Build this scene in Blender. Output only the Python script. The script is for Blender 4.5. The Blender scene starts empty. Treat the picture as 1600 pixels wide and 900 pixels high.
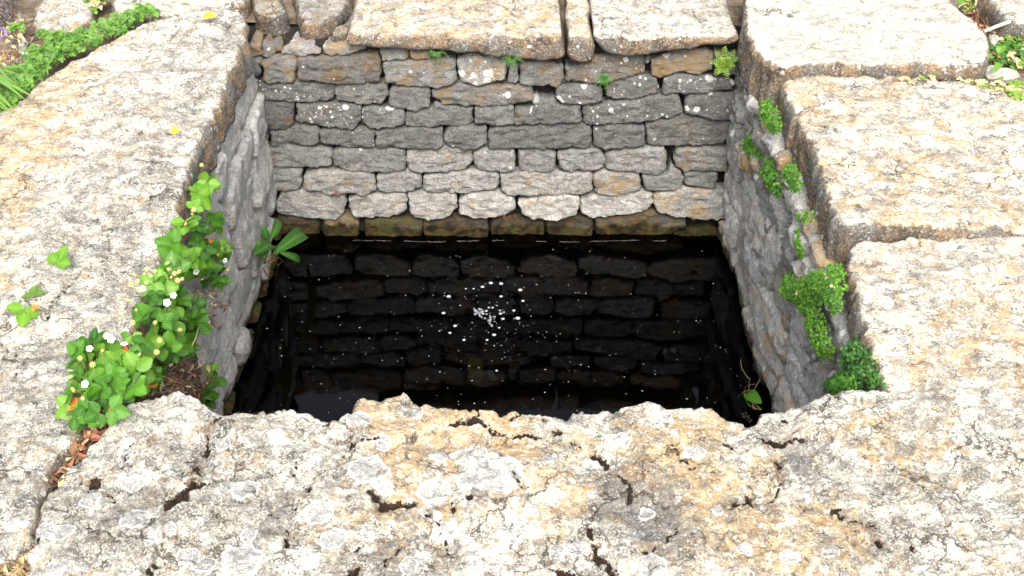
import bpy, math, random
import numpy as np
from mathutils import Vector, Matrix
from mathutils.geometry import delaunay_2d_cdt
rnd = random.Random(7)
rng = np.random.default_rng(7)
scene = bpy.context.scene
COL = scene.collection

# ------------------------------------------------------------------ camera, sky, sun, exposure
CAM_Z = 1.47
PITCH = math.radians(36.2)
FPX = 1984.0
cd = bpy.data.cameras.new('camera')
cam = bpy.data.objects.new('camera', cd)
COL.objects.link(cam)
cam.location = (0, 0, CAM_Z)
cam.rotation_euler = (math.pi / 2 - PITCH, 0, 0)
cd.sensor_width = 36
cd.lens = 36 * FPX / 1600
cd.clip_start = 0.02
cd.clip_end = 500
scene.camera = cam

SUN_EL, SUN_AZ = math.radians(47), math.radians(176)     # azimuth from +Y clockwise (behind the viewer)
world = bpy.data.worlds.new('World')
scene.world = world
world.use_nodes = True
wn = world.node_tree
wn.nodes.clear()
sky = wn.nodes.new('ShaderNodeTexSky')
sky.sky_type = 'NISHITA'
sky.sun_disc = False
sky.sun_elevation = SUN_EL
sky.sun_rotation = SUN_AZ
sky.dust_density = 3.0
hs = wn.nodes.new('ShaderNodeHueSaturation')
hs.inputs['Saturation'].default_value = 0.30
bg = wn.nodes.new('ShaderNodeBackground')
bg.inputs['Strength'].default_value = 0.15
wo = wn.nodes.new('ShaderNodeOutputWorld')
wn.links.new(sky.outputs[0], hs.inputs['Color'])
wn.links.new(hs.outputs[0], bg.inputs['Color'])
wn.links.new(bg.outputs[0], wo.inputs['Surface'])
sd = bpy.data.lights.new('sun', 'SUN')
sd.energy = 1.5
sd.angle = math.radians(22)
sd.color = (1.0, 0.94, 0.83)
so = bpy.data.objects.new('sun', sd)
COL.objects.link(so)
sdir = Vector((math.sin(SUN_AZ) * math.cos(SUN_EL), math.cos(SUN_AZ) * math.cos(SUN_EL), math.sin(SUN_EL)))
so.rotation_euler = sdir.to_track_quat('Z', 'Y').to_euler()
so.location = sdir * 10
scene.view_settings.view_transform = 'Standard'
scene.view_settings.look = 'None'
scene.view_settings.gamma = 1
scene.view_settings.use_curve_mapping = False
scene.view_settings.exposure = 1.42
scene.cycles.max_bounces = 8
scene.cycles.transparent_max_bounces = 16

# ------------------------------------------------------------------ pixels of the photograph -> points on real planes
CP, SP = math.cos(PITCH), math.sin(PITCH)
def ray(px, py):
    a, b = (px - 800) / FPX, (py - 450) / FPX
    return np.array([a, CP - b * SP, -SP - b * CP])
def at_z(px, py, z):
    d = ray(px, py); t = (z - CAM_Z) / d[2]
    return np.array([d[0] * t, d[1] * t, z])
def at_y(px, py, y):
    d = ray(px, py); t = y / d[1]
    return np.array([d[0] * t, y, CAM_Z + d[2] * t])
def at_x(px, py, x):
    d = ray(px, py); t = x / d[0]
    return np.array([x, d[1] * t, CAM_Z + d[2] * t])

# ------------------------------------------------------------------ numpy noise
def _hash(ix, iy, iz, seed):
    h = (ix.astype(np.int64) * 374761393 + iy.astype(np.int64) * 668265263 + iz.astype(np.int64) * 2147483647 + seed * 1274126177) & 0xFFFFFFFF
    h = ((h ^ (h >> 13)) * 1274126177) & 0xFFFFFFFF
    h = ((h ^ (h >> 15)) * 2246822519) & 0xFFFFFFFF
    return h ^ (h >> 16)
_G = np.array([[1,1,0],[-1,1,0],[1,-1,0],[-1,-1,0],[1,0,1],[-1,0,1],[1,0,-1],[-1,0,-1],[0,1,1],[0,-1,1],[0,1,-1],[0,-1,-1],[1,1,0],[-1,1,0],[0,-1,1],[0,-1,-1]], float)
def perlin(p, seed=0):
    p = np.asarray(p, float)
    i = np.floor(p); f = p - i
    i = i.astype(np.int64)
    u = f * f * f * (f * (f * 6 - 15) + 10)
    def g(dx, dy, dz):
        h = _hash(i[:, 0] + dx, i[:, 1] + dy, i[:, 2] + dz, seed) & 15
        return (_G[h] * (f - np.array([dx, dy, dz]))).sum(1)
    def L(a, b, t): return a + (b - a) * t
    x00 = L(g(0,0,0), g(1,0,0), u[:,0]); x10 = L(g(0,1,0), g(1,1,0), u[:,0])
    x01 = L(g(0,0,1), g(1,0,1), u[:,0]); x11 = L(g(0,1,1), g(1,1,1), u[:,0])
    return L(L(x00, x10, u[:,1]), L(x01, x11, u[:,1]), u[:,2])
def fbm(p, freq, octv=4, seed=0, gain=0.5):
    p = np.asarray(p, float)
    s = np.zeros(len(p)); a = 1.0
    for o in range(octv):
        s += a * perlin(p * freq + 13.7 * o, seed + o)
        a *= gain; freq *= 2.03
    return s
def sstep(a, b, x):
    t = np.clip((x - a) / (b - a), 0, 1)
    return t * t * (3 - 2 * t)

# ------------------------------------------------------------------ 2D helpers
def seg_dist(P, A, B):
    best = np.full(len(P), 1e9)
    for a, b in zip(A, B):
        d = b - a; L2 = max(d @ d, 1e-12)
        t = np.clip(((P - a) @ d) / L2, 0, 1)
        q = P - a - t[:, None] * d
        best = np.minimum(best, (q * q).sum(1))
    return np.sqrt(best)
def inside(P, poly):
    c = np.zeros(len(P), bool)
    x, y = P[:, 0], P[:, 1]
    for i in range(len(poly)):
        x1, y1 = poly[i]; x2, y2 = poly[(i + 1) % len(poly)]
        if y1 == y2: continue
        k = ((y1 > y) != (y2 > y)) & (x < (x2 - x1) * (y - y1) / (y2 - y1) + x1)
        c ^= k
    return c
def area(p):
    return 0.5 * np.sum(p[:, 0] * np.roll(p[:, 1], -1) - np.roll(p[:, 0], -1) * p[:, 1])
def chaikin(p, n):
    for _ in range(n):
        q = np.roll(p, -1, 0)
        p = np.stack([p * .75 + q * .25, p * .25 + q * .75], 1).reshape(-1, 2)
    return p
def resample(p, step):
    q = np.vstack([p, p[:1]])
    d = np.r_[0, np.cumsum(np.hypot(*np.diff(q, axis=0).T))]
    n = max(8, int(d[-1] / step))
    s = np.linspace(0, d[-1], n, endpoint=False)
    return np.stack([np.interp(s, d, q[:, 0]), np.interp(s, d, q[:, 1])], 1)
def polyline_dist(P, pts):
    pts = np.asarray(pts, float)
    if len(pts) == 1: return np.hypot(*(P - pts[0]).T)
    return seg_dist(P, pts[:-1], pts[1:])

# ------------------------------------------------------------------ objects
def tag(o, label=None, cat=None, group=None, kind=None):
    if label: o['label'] = label
    if cat: o['category'] = cat
    if group: o['group'] = group
    if kind: o['kind'] = kind
    return o
def empty(name, loc, label, cat, group=None):
    o = bpy.data.objects.new(name, None)
    o.empty_display_size = 0.05
    COL.objects.link(o); o.location = loc
    return tag(o, label, cat, group)
def link_mesh(name, me, mat=None, parent=None, loc=(0, 0, 0), rot=None, smooth=True):
    if mat is not None and not me.materials:
        me.materials.append(mat)
    o = bpy.data.objects.new(name, me)
    COL.objects.link(o)
    if parent is not None:
        o.parent = parent
        loc = Vector(loc) - parent.location
    o.location = loc
    if rot is not None: o.rotation_euler = rot
    return o
def mesh_from(name, V, F, smooth=True):
    me = bpy.data.meshes.new(name)
    me.from_pydata([tuple(v) for v in V], [], [tuple(int(i) for i in f) for f in F])
    if smooth: me.polygons.foreach_set('use_smooth', [True] * len(me.polygons))
    me.update()
    return me

def relief(name, poly, frame, thick, res, R=.012, amp=.002, freq=25, seed=0, mat=None, parent=None, ch=2,
           edge_amp=.0015, edge_freq=40, hfun=None, afun=None, pillow=.0, taper=.004, Rz=None, side_amp=None, tilt=None, tint=None, ridged=0.0):
    """A solid stone: outline on the plane of `frame`, rounded arris, worn uneven face, sides and back."""
    O, U, V, N = [np.asarray(v, float) for v in frame]
    p = np.asarray(poly, float)
    if area(p) < 0: p = p[::-1]
    p = resample(chaikin(p, ch), res)
    t = np.roll(p, -1, 0) - np.roll(p, 1, 0)
    t /= np.maximum(np.hypot(*t.T), 1e-9)[:, None]
    nrm = np.stack([t[:, 1], -t[:, 0]], 1)
    off = fbm(np.c_[p, np.full(len(p), seed * 1.7)], edge_freq, 3, seed)
    p = p + nrm * (off * edge_amp * 2)[:, None]
    nb = len(p)
    lo, hi = p.min(0), p.max(0)
    gx = np.arange(lo[0], hi[0], res); gy = np.arange(lo[1], hi[1], res * .87)
    X, Y = np.meshgrid(gx, gy)
    X = X + (np.arange(len(gy)) % 2)[:, None] * res * .5
    G = np.stack([X.ravel(), Y.ravel()], 1)
    G = G + (np.random.default_rng(seed).random(G.shape) - .5) * res * .35
    G = G[inside(G, p)]
    if len(G):
        d = seg_dist(G, p, np.roll(p, -1, 0))
        k = d > .6 * res
        G, d = G[k], d[k]
    else: d = np.zeros(0)
    P = np.vstack([p, G]); D = np.r_[np.zeros(nb), d]
    r = delaunay_2d_cdt([Vector(q) for q in P], [], [list(range(nb))], 1, 1e-9)
    mp = [o[0] if o else -1 for o in r[3]]
    F = [[mp[i] for i in f] for f in r[2]]
    F = [f for f in F if min(f) >= 0 and len(set(f)) == 3]
    if Rz is None: Rz = R
    Dm = max(D.max(), 1e-4)
    s = np.clip(D / R, 0, 1)
    H = -Rz + Rz * np.sqrt(np.clip(1 - (1 - s) ** 2, 0, 1)) + pillow * np.sqrt(np.clip(D / Dm, 0, 1))
    w = O + P[:, :1] * U + P[:, 1:] * V
    H = H + amp * fbm(w, freq, 4, seed) * (.4 + .6 * s)
    if ridged: H = H - ridged * np.abs(fbm(w * np.array([1, 1, 1.8]), freq * .8, 3, seed + 50)) - ridged * .45 * np.abs(fbm(w * np.array([1, 1, 1.6]), freq * 2.4, 3, seed + 51))
    if tilt is not None: H = H + tilt[0] * (P[:, 0] - P[:, 0].mean()) + tilt[1] * (P[:, 1] - P[:, 1].mean())
    if hfun is not None: H = H + hfun(P, D)
    verts = [np.c_[P, H]]
    # sides
    sa = side_amp if side_amp is not None else amp
    K = max(2, min(10, int((thick - Rz) / (res * 1.6))))
    base_h = H[:nb]
    rings = []
    for k in range(1, K + 1):
        f = k / K
        hh = base_h + (-thick - base_h) * f
        q = p - nrm * (taper * f)
        ww = O + q[:, :1] * U + q[:, 1:] * V + hh[:, None] * N
        q = q + nrm * (sa * fbm(ww, freq, 3, seed + 9) * min(1, 3 * f))[:, None]
        rings.append(np.c_[q, hh])
    verts += rings
    A = np.vstack(verts)
    n0 = len(P)
    prev = list(range(nb))
    for k in range(K):
        cur = [n0 + k * nb + i for i in range(nb)]
        for i in range(nb):
            j = (i + 1) % nb
            F.append([prev[j], prev[i], cur[i], cur[j]])
        prev = cur
    F.append(prev[::-1])
    W = O + A[:, :1] * U + A[:, 1:2] * V + A[:, 2:3] * N
    c = W.mean(0)
    me = mesh_from(name, W - c, F)
    if afun is not None:
        for an, arr in afun(A[:, :2]).items():
            at = me.attributes.new(an, 'FLOAT', 'POINT')
            at.data.foreach_set('value', np.asarray(arr, np.float32))
    o = link_mesh(name, me, mat, parent, loc=Vector(c))
    if tint: o.color = tint
    return o

# ------------------------------------------------------------------ shader helper
class NT:
    def __init__(s, name):
        s.m = bpy.data.materials.new(name); s.m.use_nodes = True
        s.t = s.m.node_tree; s.t.nodes.clear()
    def n(s, typ, **kw):
        x = s.t.nodes.new(typ)
        for k, v in kw.items(): setattr(x, k, v)
        return x
    def set(s, sock, v):
        if isinstance(v, bpy.types.NodeSocket): s.t.links.new(v, sock)
        elif v is not None:
            if sock.type == 'RGBA' and not hasattr(v, '__len__'): v = (v, v, v, 1)
            if sock.type == 'RGBA' and len(v) == 3: v = (*v, 1)
            sock.default_value = v
    def noise(s, vec, scale, detail=4, rough=.55, out=0, dist=0):
        x = s.n('ShaderNodeTexNoise'); s.set(x.inputs['Vector'], vec)
        x.inputs['Scale'].default_value = scale; x.inputs['Detail'].default_value = detail
        x.inputs['Roughness'].default_value = rough; x.inputs['Distortion'].default_value = dist
        return x.outputs[out]
    def vor(s, vec, scale, feature='F1', rand=1):
        x = s.n('ShaderNodeTexVoronoi'); x.feature = feature; s.set(x.inputs['Vector'], vec)
        x.inputs['Scale'].default_value = scale; x.inputs['Randomness'].default_value = rand
        return x
    def math(s, op, a, b=None, c=None, clamp=False):
        x = s.n('ShaderNodeMath', operation=op); x.use_clamp = clamp
        s.set(x.inputs[0], a)
        if b is not None: s.set(x.inputs[1], b)
        if c is not None: s.set(x.inputs[2], c)
        return x.outputs[0]
    def vmath(s, op, a, b=None, scale=None):
        x = s.n('ShaderNodeVectorMath', operation=op); s.set(x.inputs[0], a)
        if b is not None: s.set(x.inputs[1], b)
        if scale is not None: s.set(x.inputs['Scale'], scale)
        return x.outputs[0]
    def step(s, v, a, b):
        x = s.n('ShaderNodeMapRange', interpolation_type='SMOOTHSTEP'); s.set(x.inputs[0], v)
        s.set(x.inputs[1], a); s.set(x.inputs[2], b)
        x.inputs[3].default_value = 0; x.inputs[4].default_value = 1
        return x.outputs[0]
    def mix(s, f, a, b, mode='MIX'):
        x = s.n('ShaderNodeMix', data_type='RGBA', blend_type=mode)
        s.set(x.inputs[0], f); s.set(x.inputs[6], a); s.set(x.inputs[7], b)
        return x.outputs[2]
    def attr(s, name):
        x = s.n('ShaderNodeAttribute'); x.attribute_name = name
        return x.outputs['Fac']
    def finish(s, color, rough=.9, bump=None, bdist=.002, spec=.3, bstr=1.0, **kw):
        b = s.n('ShaderNodeBsdfPrincipled')
        s.set(b.inputs['Base Color'], color); s.set(b.inputs['Roughness'], rough)
        b.inputs['Specular IOR Level'].default_value = spec
        for k, v in kw.items(): s.set(b.inputs[k], v)
        if bump is not None:
            bn = s.n('ShaderNodeBump'); bn.inputs['Distance'].default_value = bdist
            bn.inputs['Strength'].default_value = bstr
            s.set(bn.inputs['Height'], bump)
            s.t.links.new(bn.outputs[0], b.inputs['Normal'])
        o = s.n('ShaderNodeOutputMaterial')
        s.t.links.new(b.outputs[0], o.inputs['Surface'])
        s.bsdf = b; s.out = o
        return s.m
    def coords(s, off=10.0):
        tc = s.n('ShaderNodeTexCoord'); oi = s.n('ShaderNodeObjectInfo')
        v = s.n('ShaderNodeCombineXYZ')
        s.set(v.inputs[0], s.math('MULTIPLY', oi.outputs['Random'], off))
        s.set(v.inputs[1], s.math('MULTIPLY', oi.outputs['Random'], off * 2.3))
        s.oi = oi
        return s.vmath('ADD', tc.outputs['Object'], v.outputs[0])

def lichen_slab(name, ochre=.5, grey=.4, white=.6, dark=.5, bright=1.0, flk=.95, tm=.55):
    """weathered limestone whose exposed face is crusted with pale lichens"""
    s = NT(name); P = s.coords()
    w1 = s.vmath('ADD', P, s.vmath('SCALE', s.noise(P, 30, 4, .6, out=1), scale=.02))
    w2 = s.vmath('ADD', P, s.vmath('SCALE', s.noise(P, 90, 3, .6, out=1), scale=.008))
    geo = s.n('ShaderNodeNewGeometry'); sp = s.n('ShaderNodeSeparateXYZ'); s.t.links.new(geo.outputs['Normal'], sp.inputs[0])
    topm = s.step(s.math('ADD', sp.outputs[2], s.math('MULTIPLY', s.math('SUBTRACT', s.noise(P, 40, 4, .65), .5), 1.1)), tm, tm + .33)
    och_a, gre_a, moss_a, ros_a = s.attr('ochre'), s.attr('grey'), s.attr('moss'), s.attr('ros')
    base = s.mix(s.step(s.noise(w1, 14, 6, .65), .35, .65), (.50, .47, .40), (.72, .695, .60))
    oc = s.mix(s.step(s.noise(w2, 45, 5, .7), .35, .65), (.50, .31, .13), (.62, .47, .27))
    om = s.step(s.math('ADD', s.noise(w1, 17, 8, .76), s.math('MULTIPLY', och_a, .20)), .64 - .2 * ochre, .74 - .2 * ochre)
    base = s.mix(s.math('MULTIPLY', om, .85), base, oc)
    base = s.mix(s.math('MULTIPLY', s.step(s.noise(w2, 70, 8, .78, dist=.3), .52, .60), .85 * white + .2), base, (.74, .73, .68))
    gm = s.step(s.math('ADD', s.noise(w1, 24, 8, .76), s.math('MULTIPLY', gre_a, .22)), .68 - .2 * grey, .80 - .2 * grey)
    gc = s.mix(s.step(s.noise(P, 210, 4, .7), .42, .58), (.11, .107, .10), (.40, .39, .37))
    base = s.mix(s.math('MULTIPLY', gm, .85), base, gc)
    # crustose lichens in three sizes
    bump_l = None
    for sc, amt, rr in ((19, white * .8, .46), (44, white, .46), (110, white, .44)):
        v = s.vor(w2 if sc > 30 else w1, sc)
        sepc = s.n('ShaderNodeSeparateColor'); s.t.links.new(v.outputs['Color'], sepc.inputs[0])
        r0 = s.math('MULTIPLY', s.step(sepc.outputs[0], 1 - amt, 1.15), rr)
        dn = s.math('SUBTRACT', r0, v.outputs['Distance'])
        m = s.step(dn, 0, .05)
        inner = s.step(dn, .10, .16)
        tone = s.mix(sepc.outputs[1], (.80, .785, .71), (.70, .675, .60))
        if sc == 19:
            tone = s.mix(s.math('MULTIPLY', inner, s.step(s.noise(P, 160, 4, .7), .35, .6)), tone, (.52, .50, .47))
        base = s.mix(m, base, tone)
        bump_l = m if bump_l is None else s.math('MAXIMUM', bump_l, m)
    za = s.step(s.math('ADD', s.noise(w1, 27, 6, .72), s.math('MULTIPLY', gre_a, .16)), .44, .60); zb = s.step(s.noise(s.vmath('ADD', P, (3, 1, 2)), 23, 6, .72), .44, .58)
    zc = s.step(s.noise(s.vmath('ADD', P, (7, 4, 2)), 40, 5, .7), .40, .60)
    fa = s.step(s.noise(P, 260, 5, .85), s.math('SUBTRACT', .585, s.math('MULTIPLY', za, .125)), s.math('SUBTRACT', .60, s.math('MULTIPLY', za, .12)))
    fb = s.step(s.noise(w2, 120, 7, .82, dist=.5), s.math('SUBTRACT', .60, s.math('MULTIPLY', zb, .12)), s.math('SUBTRACT', .625, s.math('MULTIPLY', zb, .12)))
    base = s.mix(s.math('MULTIPLY', fb, flk * .85), base, s.mix(s.step(s.noise(w1, 22, 4), .4, .6), (.42, .27, .13), (.27, .25, .22)))
    base = s.mix(s.math('MULTIPLY', s.math('MULTIPLY', fa, s.math('ADD', .55, s.math('MULTIPLY', zc, .45))), flk), base, s.mix(s.step(s.noise(P, 60), .4, .6), (.065, .06, .055), (.20, .185, .165)))
    # hairline cracks that wander over the face
    vc = s.vor(s.vmath('ADD', P, s.vmath('SCALE', s.noise(P, 9, 6, .65, out=1), scale=.16)), 6.5, 'DISTANCE_TO_EDGE')
    hc = s.math('MULTIPLY', s.step(vc.outputs['Distance'], .016, .004), s.step(s.noise(P, 7, 3), .50, .58))
    base = s.mix(s.math('MULTIPLY', hc, .8), base, (.07, .055, .04))
    # traced rosettes: pale rim, grey speckled heart
    rn = s.math('ADD', ros_a, s.math('MULTIPLY', s.math('SUBTRACT', s.noise(P, 70, 4, .6), .5), .35))
    rm = s.math('MULTIPLY', s.step(rn, .10, .20), .95); ri = s.step(rn, .22, .34)
    rosc = s.mix(s.math('MULTIPLY', ri, s.step(s.noise(P, 300, 5, .8), .3, .60)), (.76, .75, .71), (.44, .43, .40))
    base = s.mix(rm, base, rosc)
    base = s.mix(s.math('MULTIPLY', s.math('MULTIPLY', fa, ri), .6), base, (.20, .19, .18))
    # fine dark pits and speckle
    sk = s.step(s.noise(P, 330, 3, .7), .60, .70)
    sk = s.math('MULTIPLY', sk, s.step(s.noise(w1, 22, 4, .6), .42, .60))
    base = s.mix(s.math('MULTIPLY', sk, .75 * dark + .2), base, (.09, .085, .08))
    pm = s.step(s.noise(w2, 62, 3, .55), .715 - .03 * dark, .735 - .03 * dark)
    base = s.mix(s.math('MULTIPLY', pm, .8), base, (.13, .125, .12))
    # the steeper faces: brown and grey with white scabs
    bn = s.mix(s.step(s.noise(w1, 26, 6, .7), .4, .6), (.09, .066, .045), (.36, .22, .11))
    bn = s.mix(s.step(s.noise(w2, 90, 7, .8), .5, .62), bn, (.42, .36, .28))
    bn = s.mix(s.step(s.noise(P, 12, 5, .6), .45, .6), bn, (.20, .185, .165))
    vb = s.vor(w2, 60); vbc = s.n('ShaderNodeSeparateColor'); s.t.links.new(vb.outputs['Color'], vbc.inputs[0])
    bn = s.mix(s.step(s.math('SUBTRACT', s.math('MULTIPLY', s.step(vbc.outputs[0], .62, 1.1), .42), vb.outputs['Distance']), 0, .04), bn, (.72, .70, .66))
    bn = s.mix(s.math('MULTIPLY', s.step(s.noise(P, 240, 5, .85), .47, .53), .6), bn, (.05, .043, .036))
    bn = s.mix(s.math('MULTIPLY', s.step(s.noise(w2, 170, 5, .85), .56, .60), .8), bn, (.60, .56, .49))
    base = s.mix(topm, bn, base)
    mc = s.mix(s.step(s.noise(P, 240, 3, .7), .4, .6), (.012, .009, .006), (.06, .03, .016))
    mm = s.step(s.math('ADD', moss_a, s.math('MULTIPLY', s.math('SUBTRACT', s.noise(P, 160, 5, .75), .5), 1.6)), .42, .60)
    base = s.mix(mm, base, mc)
    if bright != 1: base = s.mix(1.0, base, (bright,) * 3, 'MULTIPLY')
    h = s.math('ADD', s.math('MULTIPLY', s.noise(P, 60, 8, .72), 1.0), s.math('MULTIPLY', bump_l, .12))
    h = s.math('ADD', h, s.math('MULTIPLY', s.noise(P, 320, 4, .7), .35))
    h = s.math('SUBTRACT', h, s.math('MULTIPLY', pm, .4))
    h = s.math('ADD', h, s.math('MULTIPLY', rm, .15))
    h = s.math('SUBTRACT', h, s.math('MULTIPLY', hc, .5))
    return s.finish(base, .92, h, .009)

def wall_stone(name):
    """walling stone; object colour = (brightness, rust, white lichen, algae)"""
    s = NT(name); P = s.coords()
    sc = s.n('ShaderNodeSeparateColor'); s.t.links.new(s.oi.outputs['Color'], sc.inputs[0])
    br, ru, wh, al = sc.outputs[0], sc.outputs[1], sc.outputs[2], s.oi.outputs['Alpha']
    w1 = s.vmath('ADD', P, s.vmath('SCALE', s.noise(P, 40, 4, .6, out=1), scale=.02))
    w2 = s.vmath('ADD', P, s.vmath('SCALE', s.noise(P, 110, 3, .6, out=1), scale=.008))
    base = s.mix(s.step(s.noise(w1, 30, 8, .7), .32, .68), (.34, .33, .31), (.63, .615, .585))
    base = s.mix(s.math('MULTIPLY', s.step(s.noise(P, 210, 6, .85), .48, .56), .6), base, (.16, .145, .13))
    base = s.mix(s.math('MULTIPLY', s.step(s.noise(w2, 150, 6, .82), .53, .60), .6), base, (.66, .635, .59))
    rust = s.mix(s.step(s.noise(w1, 60, 4, .6), .4, .6), (.52, .32, .13), (.50, .40, .27))
    base = s.mix(s.math('MULTIPLY', s.step(s.math('ADD', s.noise(w1, 20, 6, .6), s.math('MULTIPLY', ru, .30)), .58, .82), .9), base, rust)
    base = s.mix(1.0, base, s.n('ShaderNodeCombineColor').outputs[0], 'MULTIPLY')
    cc = s.t.nodes[-1] if False else None
    comb = [n for n in s.t.nodes if n.bl_idname == 'ShaderNodeCombineColor'][0]
    for i in range(3): s.t.links.new(br, comb.inputs[i])
    dk = s.step(s.noise(w2, 75, 3, .6), .66, .72)
    base = s.mix(s.math('MULTIPLY', dk, .7), base, (.05, .045, .04))
    for scl, rr in ((30, .5), (75, .42), (150, .35)):
        v = s.vor(w2, scl); c2 = s.n('ShaderNodeSeparateColor'); s.t.links.new(v.outputs['Color'], c2.inputs[0])
        r0 = s.math('MULTIPLY', s.step(c2.outputs[0], s.math('SUBTRACT', 1.0, wh), 1.12), rr)
        m = s.step(s.math('SUBTRACT', r0, v.outputs['Distance']), 0, .04)
        base = s.mix(m, base, (.80, .79, .76))
    # tide line: what stands near or under the water is brown with algae
    geo = s.n('ShaderNodeNewGeometry'); sp = s.n('ShaderNodeSeparateXYZ'); s.t.links.new(geo.outputs['Position'], sp.inputs[0])
    zz = s.math('ADD', sp.outputs[2], s.math('MULTIPLY', s.math('SUBTRACT', s.noise(P, 25, 4, .6), .5), .07))
    am = s.math('MAXIMUM', s.step(zz, -.515, -.545), al)
    alc = s.mix(s.step(s.noise(w1, 35, 5, .65), .4, .62), (.018, .014, .007), (.105, .066, .021))
    alc = s.mix(s.math('MULTIPLY', s.step(s.noise(P, 14, 4, .6), .52, .62), .7), alc, (.06, .075, .02))
    base = s.mix(am, base, alc)
    h = s.math('ADD', s.noise(P, 55, 8, .75), s.math('MULTIPLY', s.noise(P, 260, 5, .75), .45))
    h = s.math('ADD', h, s.math('MULTIPLY', s.noise(s.vmath('MULTIPLY', P, (1, 1, 3.5)), 60, 5, .7), .9))
    return s.finish(base, s.mix(am, .93, .45), h, .013)

def simple(name, c1, c2, scale=60, rough=.8, bump=.002, detail=5, spec=.3, lo=.35, hi=.65):
    s = NT(name); P = s.coords()
    return s.finish(s.mix(s.step(s.noise(P, scale, detail, .65), lo, hi), c1, c2), rough, s.noise(P, scale * 3, 5, .7), bump, spec)

def leaf_mat(name, c1, c2, vein=(.2, .38, .08), trans=.35):
    s = NT(name); P = s.coords(20)
    rn = s.oi.outputs['Random']
    c = s.mix(rn, c1, c2)
    c = s.mix(s.math('MULTIPLY', s.step(s.noise(P, 60, 4), .4, .7), .35), c, tuple(x * .6 for x in c1))
    c = s.mix(s.math('MULTIPLY', s.attr('vein'), .5), c, vein)
    ge = s.n('ShaderNodeNewGeometry')
    c = s.mix(s.math('MULTIPLY', ge.outputs['Backfacing'], .4), c, (.22, .32, .14))
    m = s.finish(c, .45, s.noise(P, 300, 3), .0006, .4)
    tr = s.n('ShaderNodeBsdfTranslucent'); s.set(tr.inputs[0], s.mix(1, c, (1.3, 1.25, .5), 'MULTIPLY'))
    mx = s.n('ShaderNodeMixShader'); mx.inputs[0].default_value = trans
    s.t.links.new(s.bsdf.outputs[0], mx.inputs[1]); s.t.links.new(tr.outputs[0], mx.inputs[2])
    s.t.links.new(mx.outputs[0], s.out.inputs['Surface'])
    return m

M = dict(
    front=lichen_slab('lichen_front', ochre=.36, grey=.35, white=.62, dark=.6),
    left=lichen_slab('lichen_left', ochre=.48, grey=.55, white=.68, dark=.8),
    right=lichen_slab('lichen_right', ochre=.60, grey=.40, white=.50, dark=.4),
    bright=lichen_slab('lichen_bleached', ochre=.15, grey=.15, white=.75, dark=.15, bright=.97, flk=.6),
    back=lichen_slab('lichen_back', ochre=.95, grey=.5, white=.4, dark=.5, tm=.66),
    wall=wall_stone('walling_stone'),
    core=simple('dark_earth_fill', (.012, .010, .008), (.035, .027, .02), 80, .95, .004),
    soil=simple('soil', (.05, .032, .02), (.19, .12, .065), 45, .95, .01),
    ground=simple('ground_soil', (.10, .07, .045), (.30, .23, .16), 14, .95, .02, 8),
    litter=simple('dead_leaves', (.06, .035, .022), (.26, .13, .06), 18, .8, .001),
    straw=simple('dry_straw', (.40, .30, .13), (.56, .47, .28), 30, .8, .0005),
    dmoss=simple('brown_moss', (.010, .008, .005), (.045, .026, .013), 140, .95, .002),
    leaf=leaf_mat('strawberry_leaf', (.025, .11, .010), (.11, .31, .02), vein=(.14, .30, .05)),
    leafy=leaf_mat('young_leaf', (.12, .30, .02), (.17, .36, .03), (.25, .40, .08)),
    dock=leaf_mat('glossy_leaf', (.04, .15, .025), (.07, .20, .03)),
    tiny=leaf_mat('tiny_creeper_leaf', (.09, .28, .015), (.16, .36, .02), trans=.35),
    tinyd=leaf_mat('tiny_creeper_leaf_deep', (.06, .19, .03), (.10, .25, .04), trans=.3),
    grass=leaf_mat('grass_blade', (.13, .28, .05), (.22, .38, .09)),
    fern=leaf_mat('fern_frond', (.20, .34, .03), (.30, .42, .04)),
    stalk=simple('green_stalk', (.16, .20, .05), (.30, .16, .08), 20, .6, .0004),
    redst=simple('red_runner', (.32, .07, .05), (.45, .20, .12), 20, .6, .0004),
    red=simple('red_leaf', (.55, .10, .02), (.65, .22, .04), 40, .6, .0006),
    petal=simple('white_petal', (.80, .80, .76), (.84, .84, .80), 40, .6, .0002),
    pollen=simple('yellow_pollen', (.60, .42, .04), (.70, .55, .10), 200, .8, .0006),
    sepal=simple('withered_sepal', (.36, .38, .12), (.52, .48, .24), 60, .8, .0004),
    yleaf=simple('yellow_leaf', (.85, .55, .01), (.90, .70, .04), 60, .6, .0006),
    stick=simple('bare_wood', (.45, .42, .38), (.62, .59, .54), 60, .85, .001),
    twig=simple('dark_twig', (.10, .085, .075), (.24, .21, .20), 30, .85, .001),
    purple=simple('purple_floret', (.20, .12, .34), (.36, .26, .50), 50, .7, .0005),
    glint=simple('painted_glint', (.25, .24, .20), (.55, .54, .50), 90, .7, .0005),  # pale colour painted for the sky glint at the waterline
    foam=simple('pale_foam', (.12, .13, .15), (.32, .34, .37), 120, .25, .0008, spec=.6),
    dust=simple('pale_dust', (.35, .35, .33), (.60, .60, .57), 120, .8, .0004),
    ysub=simple('sunken_yellow_stone', (.42, .34, .06), (.60, .48, .10), 30, .8, .003),
)

# ------------------------------------------------------------------ planes
XL, XR, YB, ZW = -.672, .622, 3.03, -.57
YF = 1.60
Z0 = .10
def FR(axis):
    if axis == 'z': return (np.zeros(3), (1, 0, 0), (0, 1, 0), (0, 0, 1))
def pz(pts, z): return np.array([at_z(x, y, z)[:2] for x, y in pts])
def zframe(z): return (np.array([0, 0, z]), (1, 0, 0), (0, 1, 0), (0, 0, 1))
BACK = (np.array([0, YB, 0]), (1, 0, 0), (0, 0, 1), (0, -1, 0))

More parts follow.
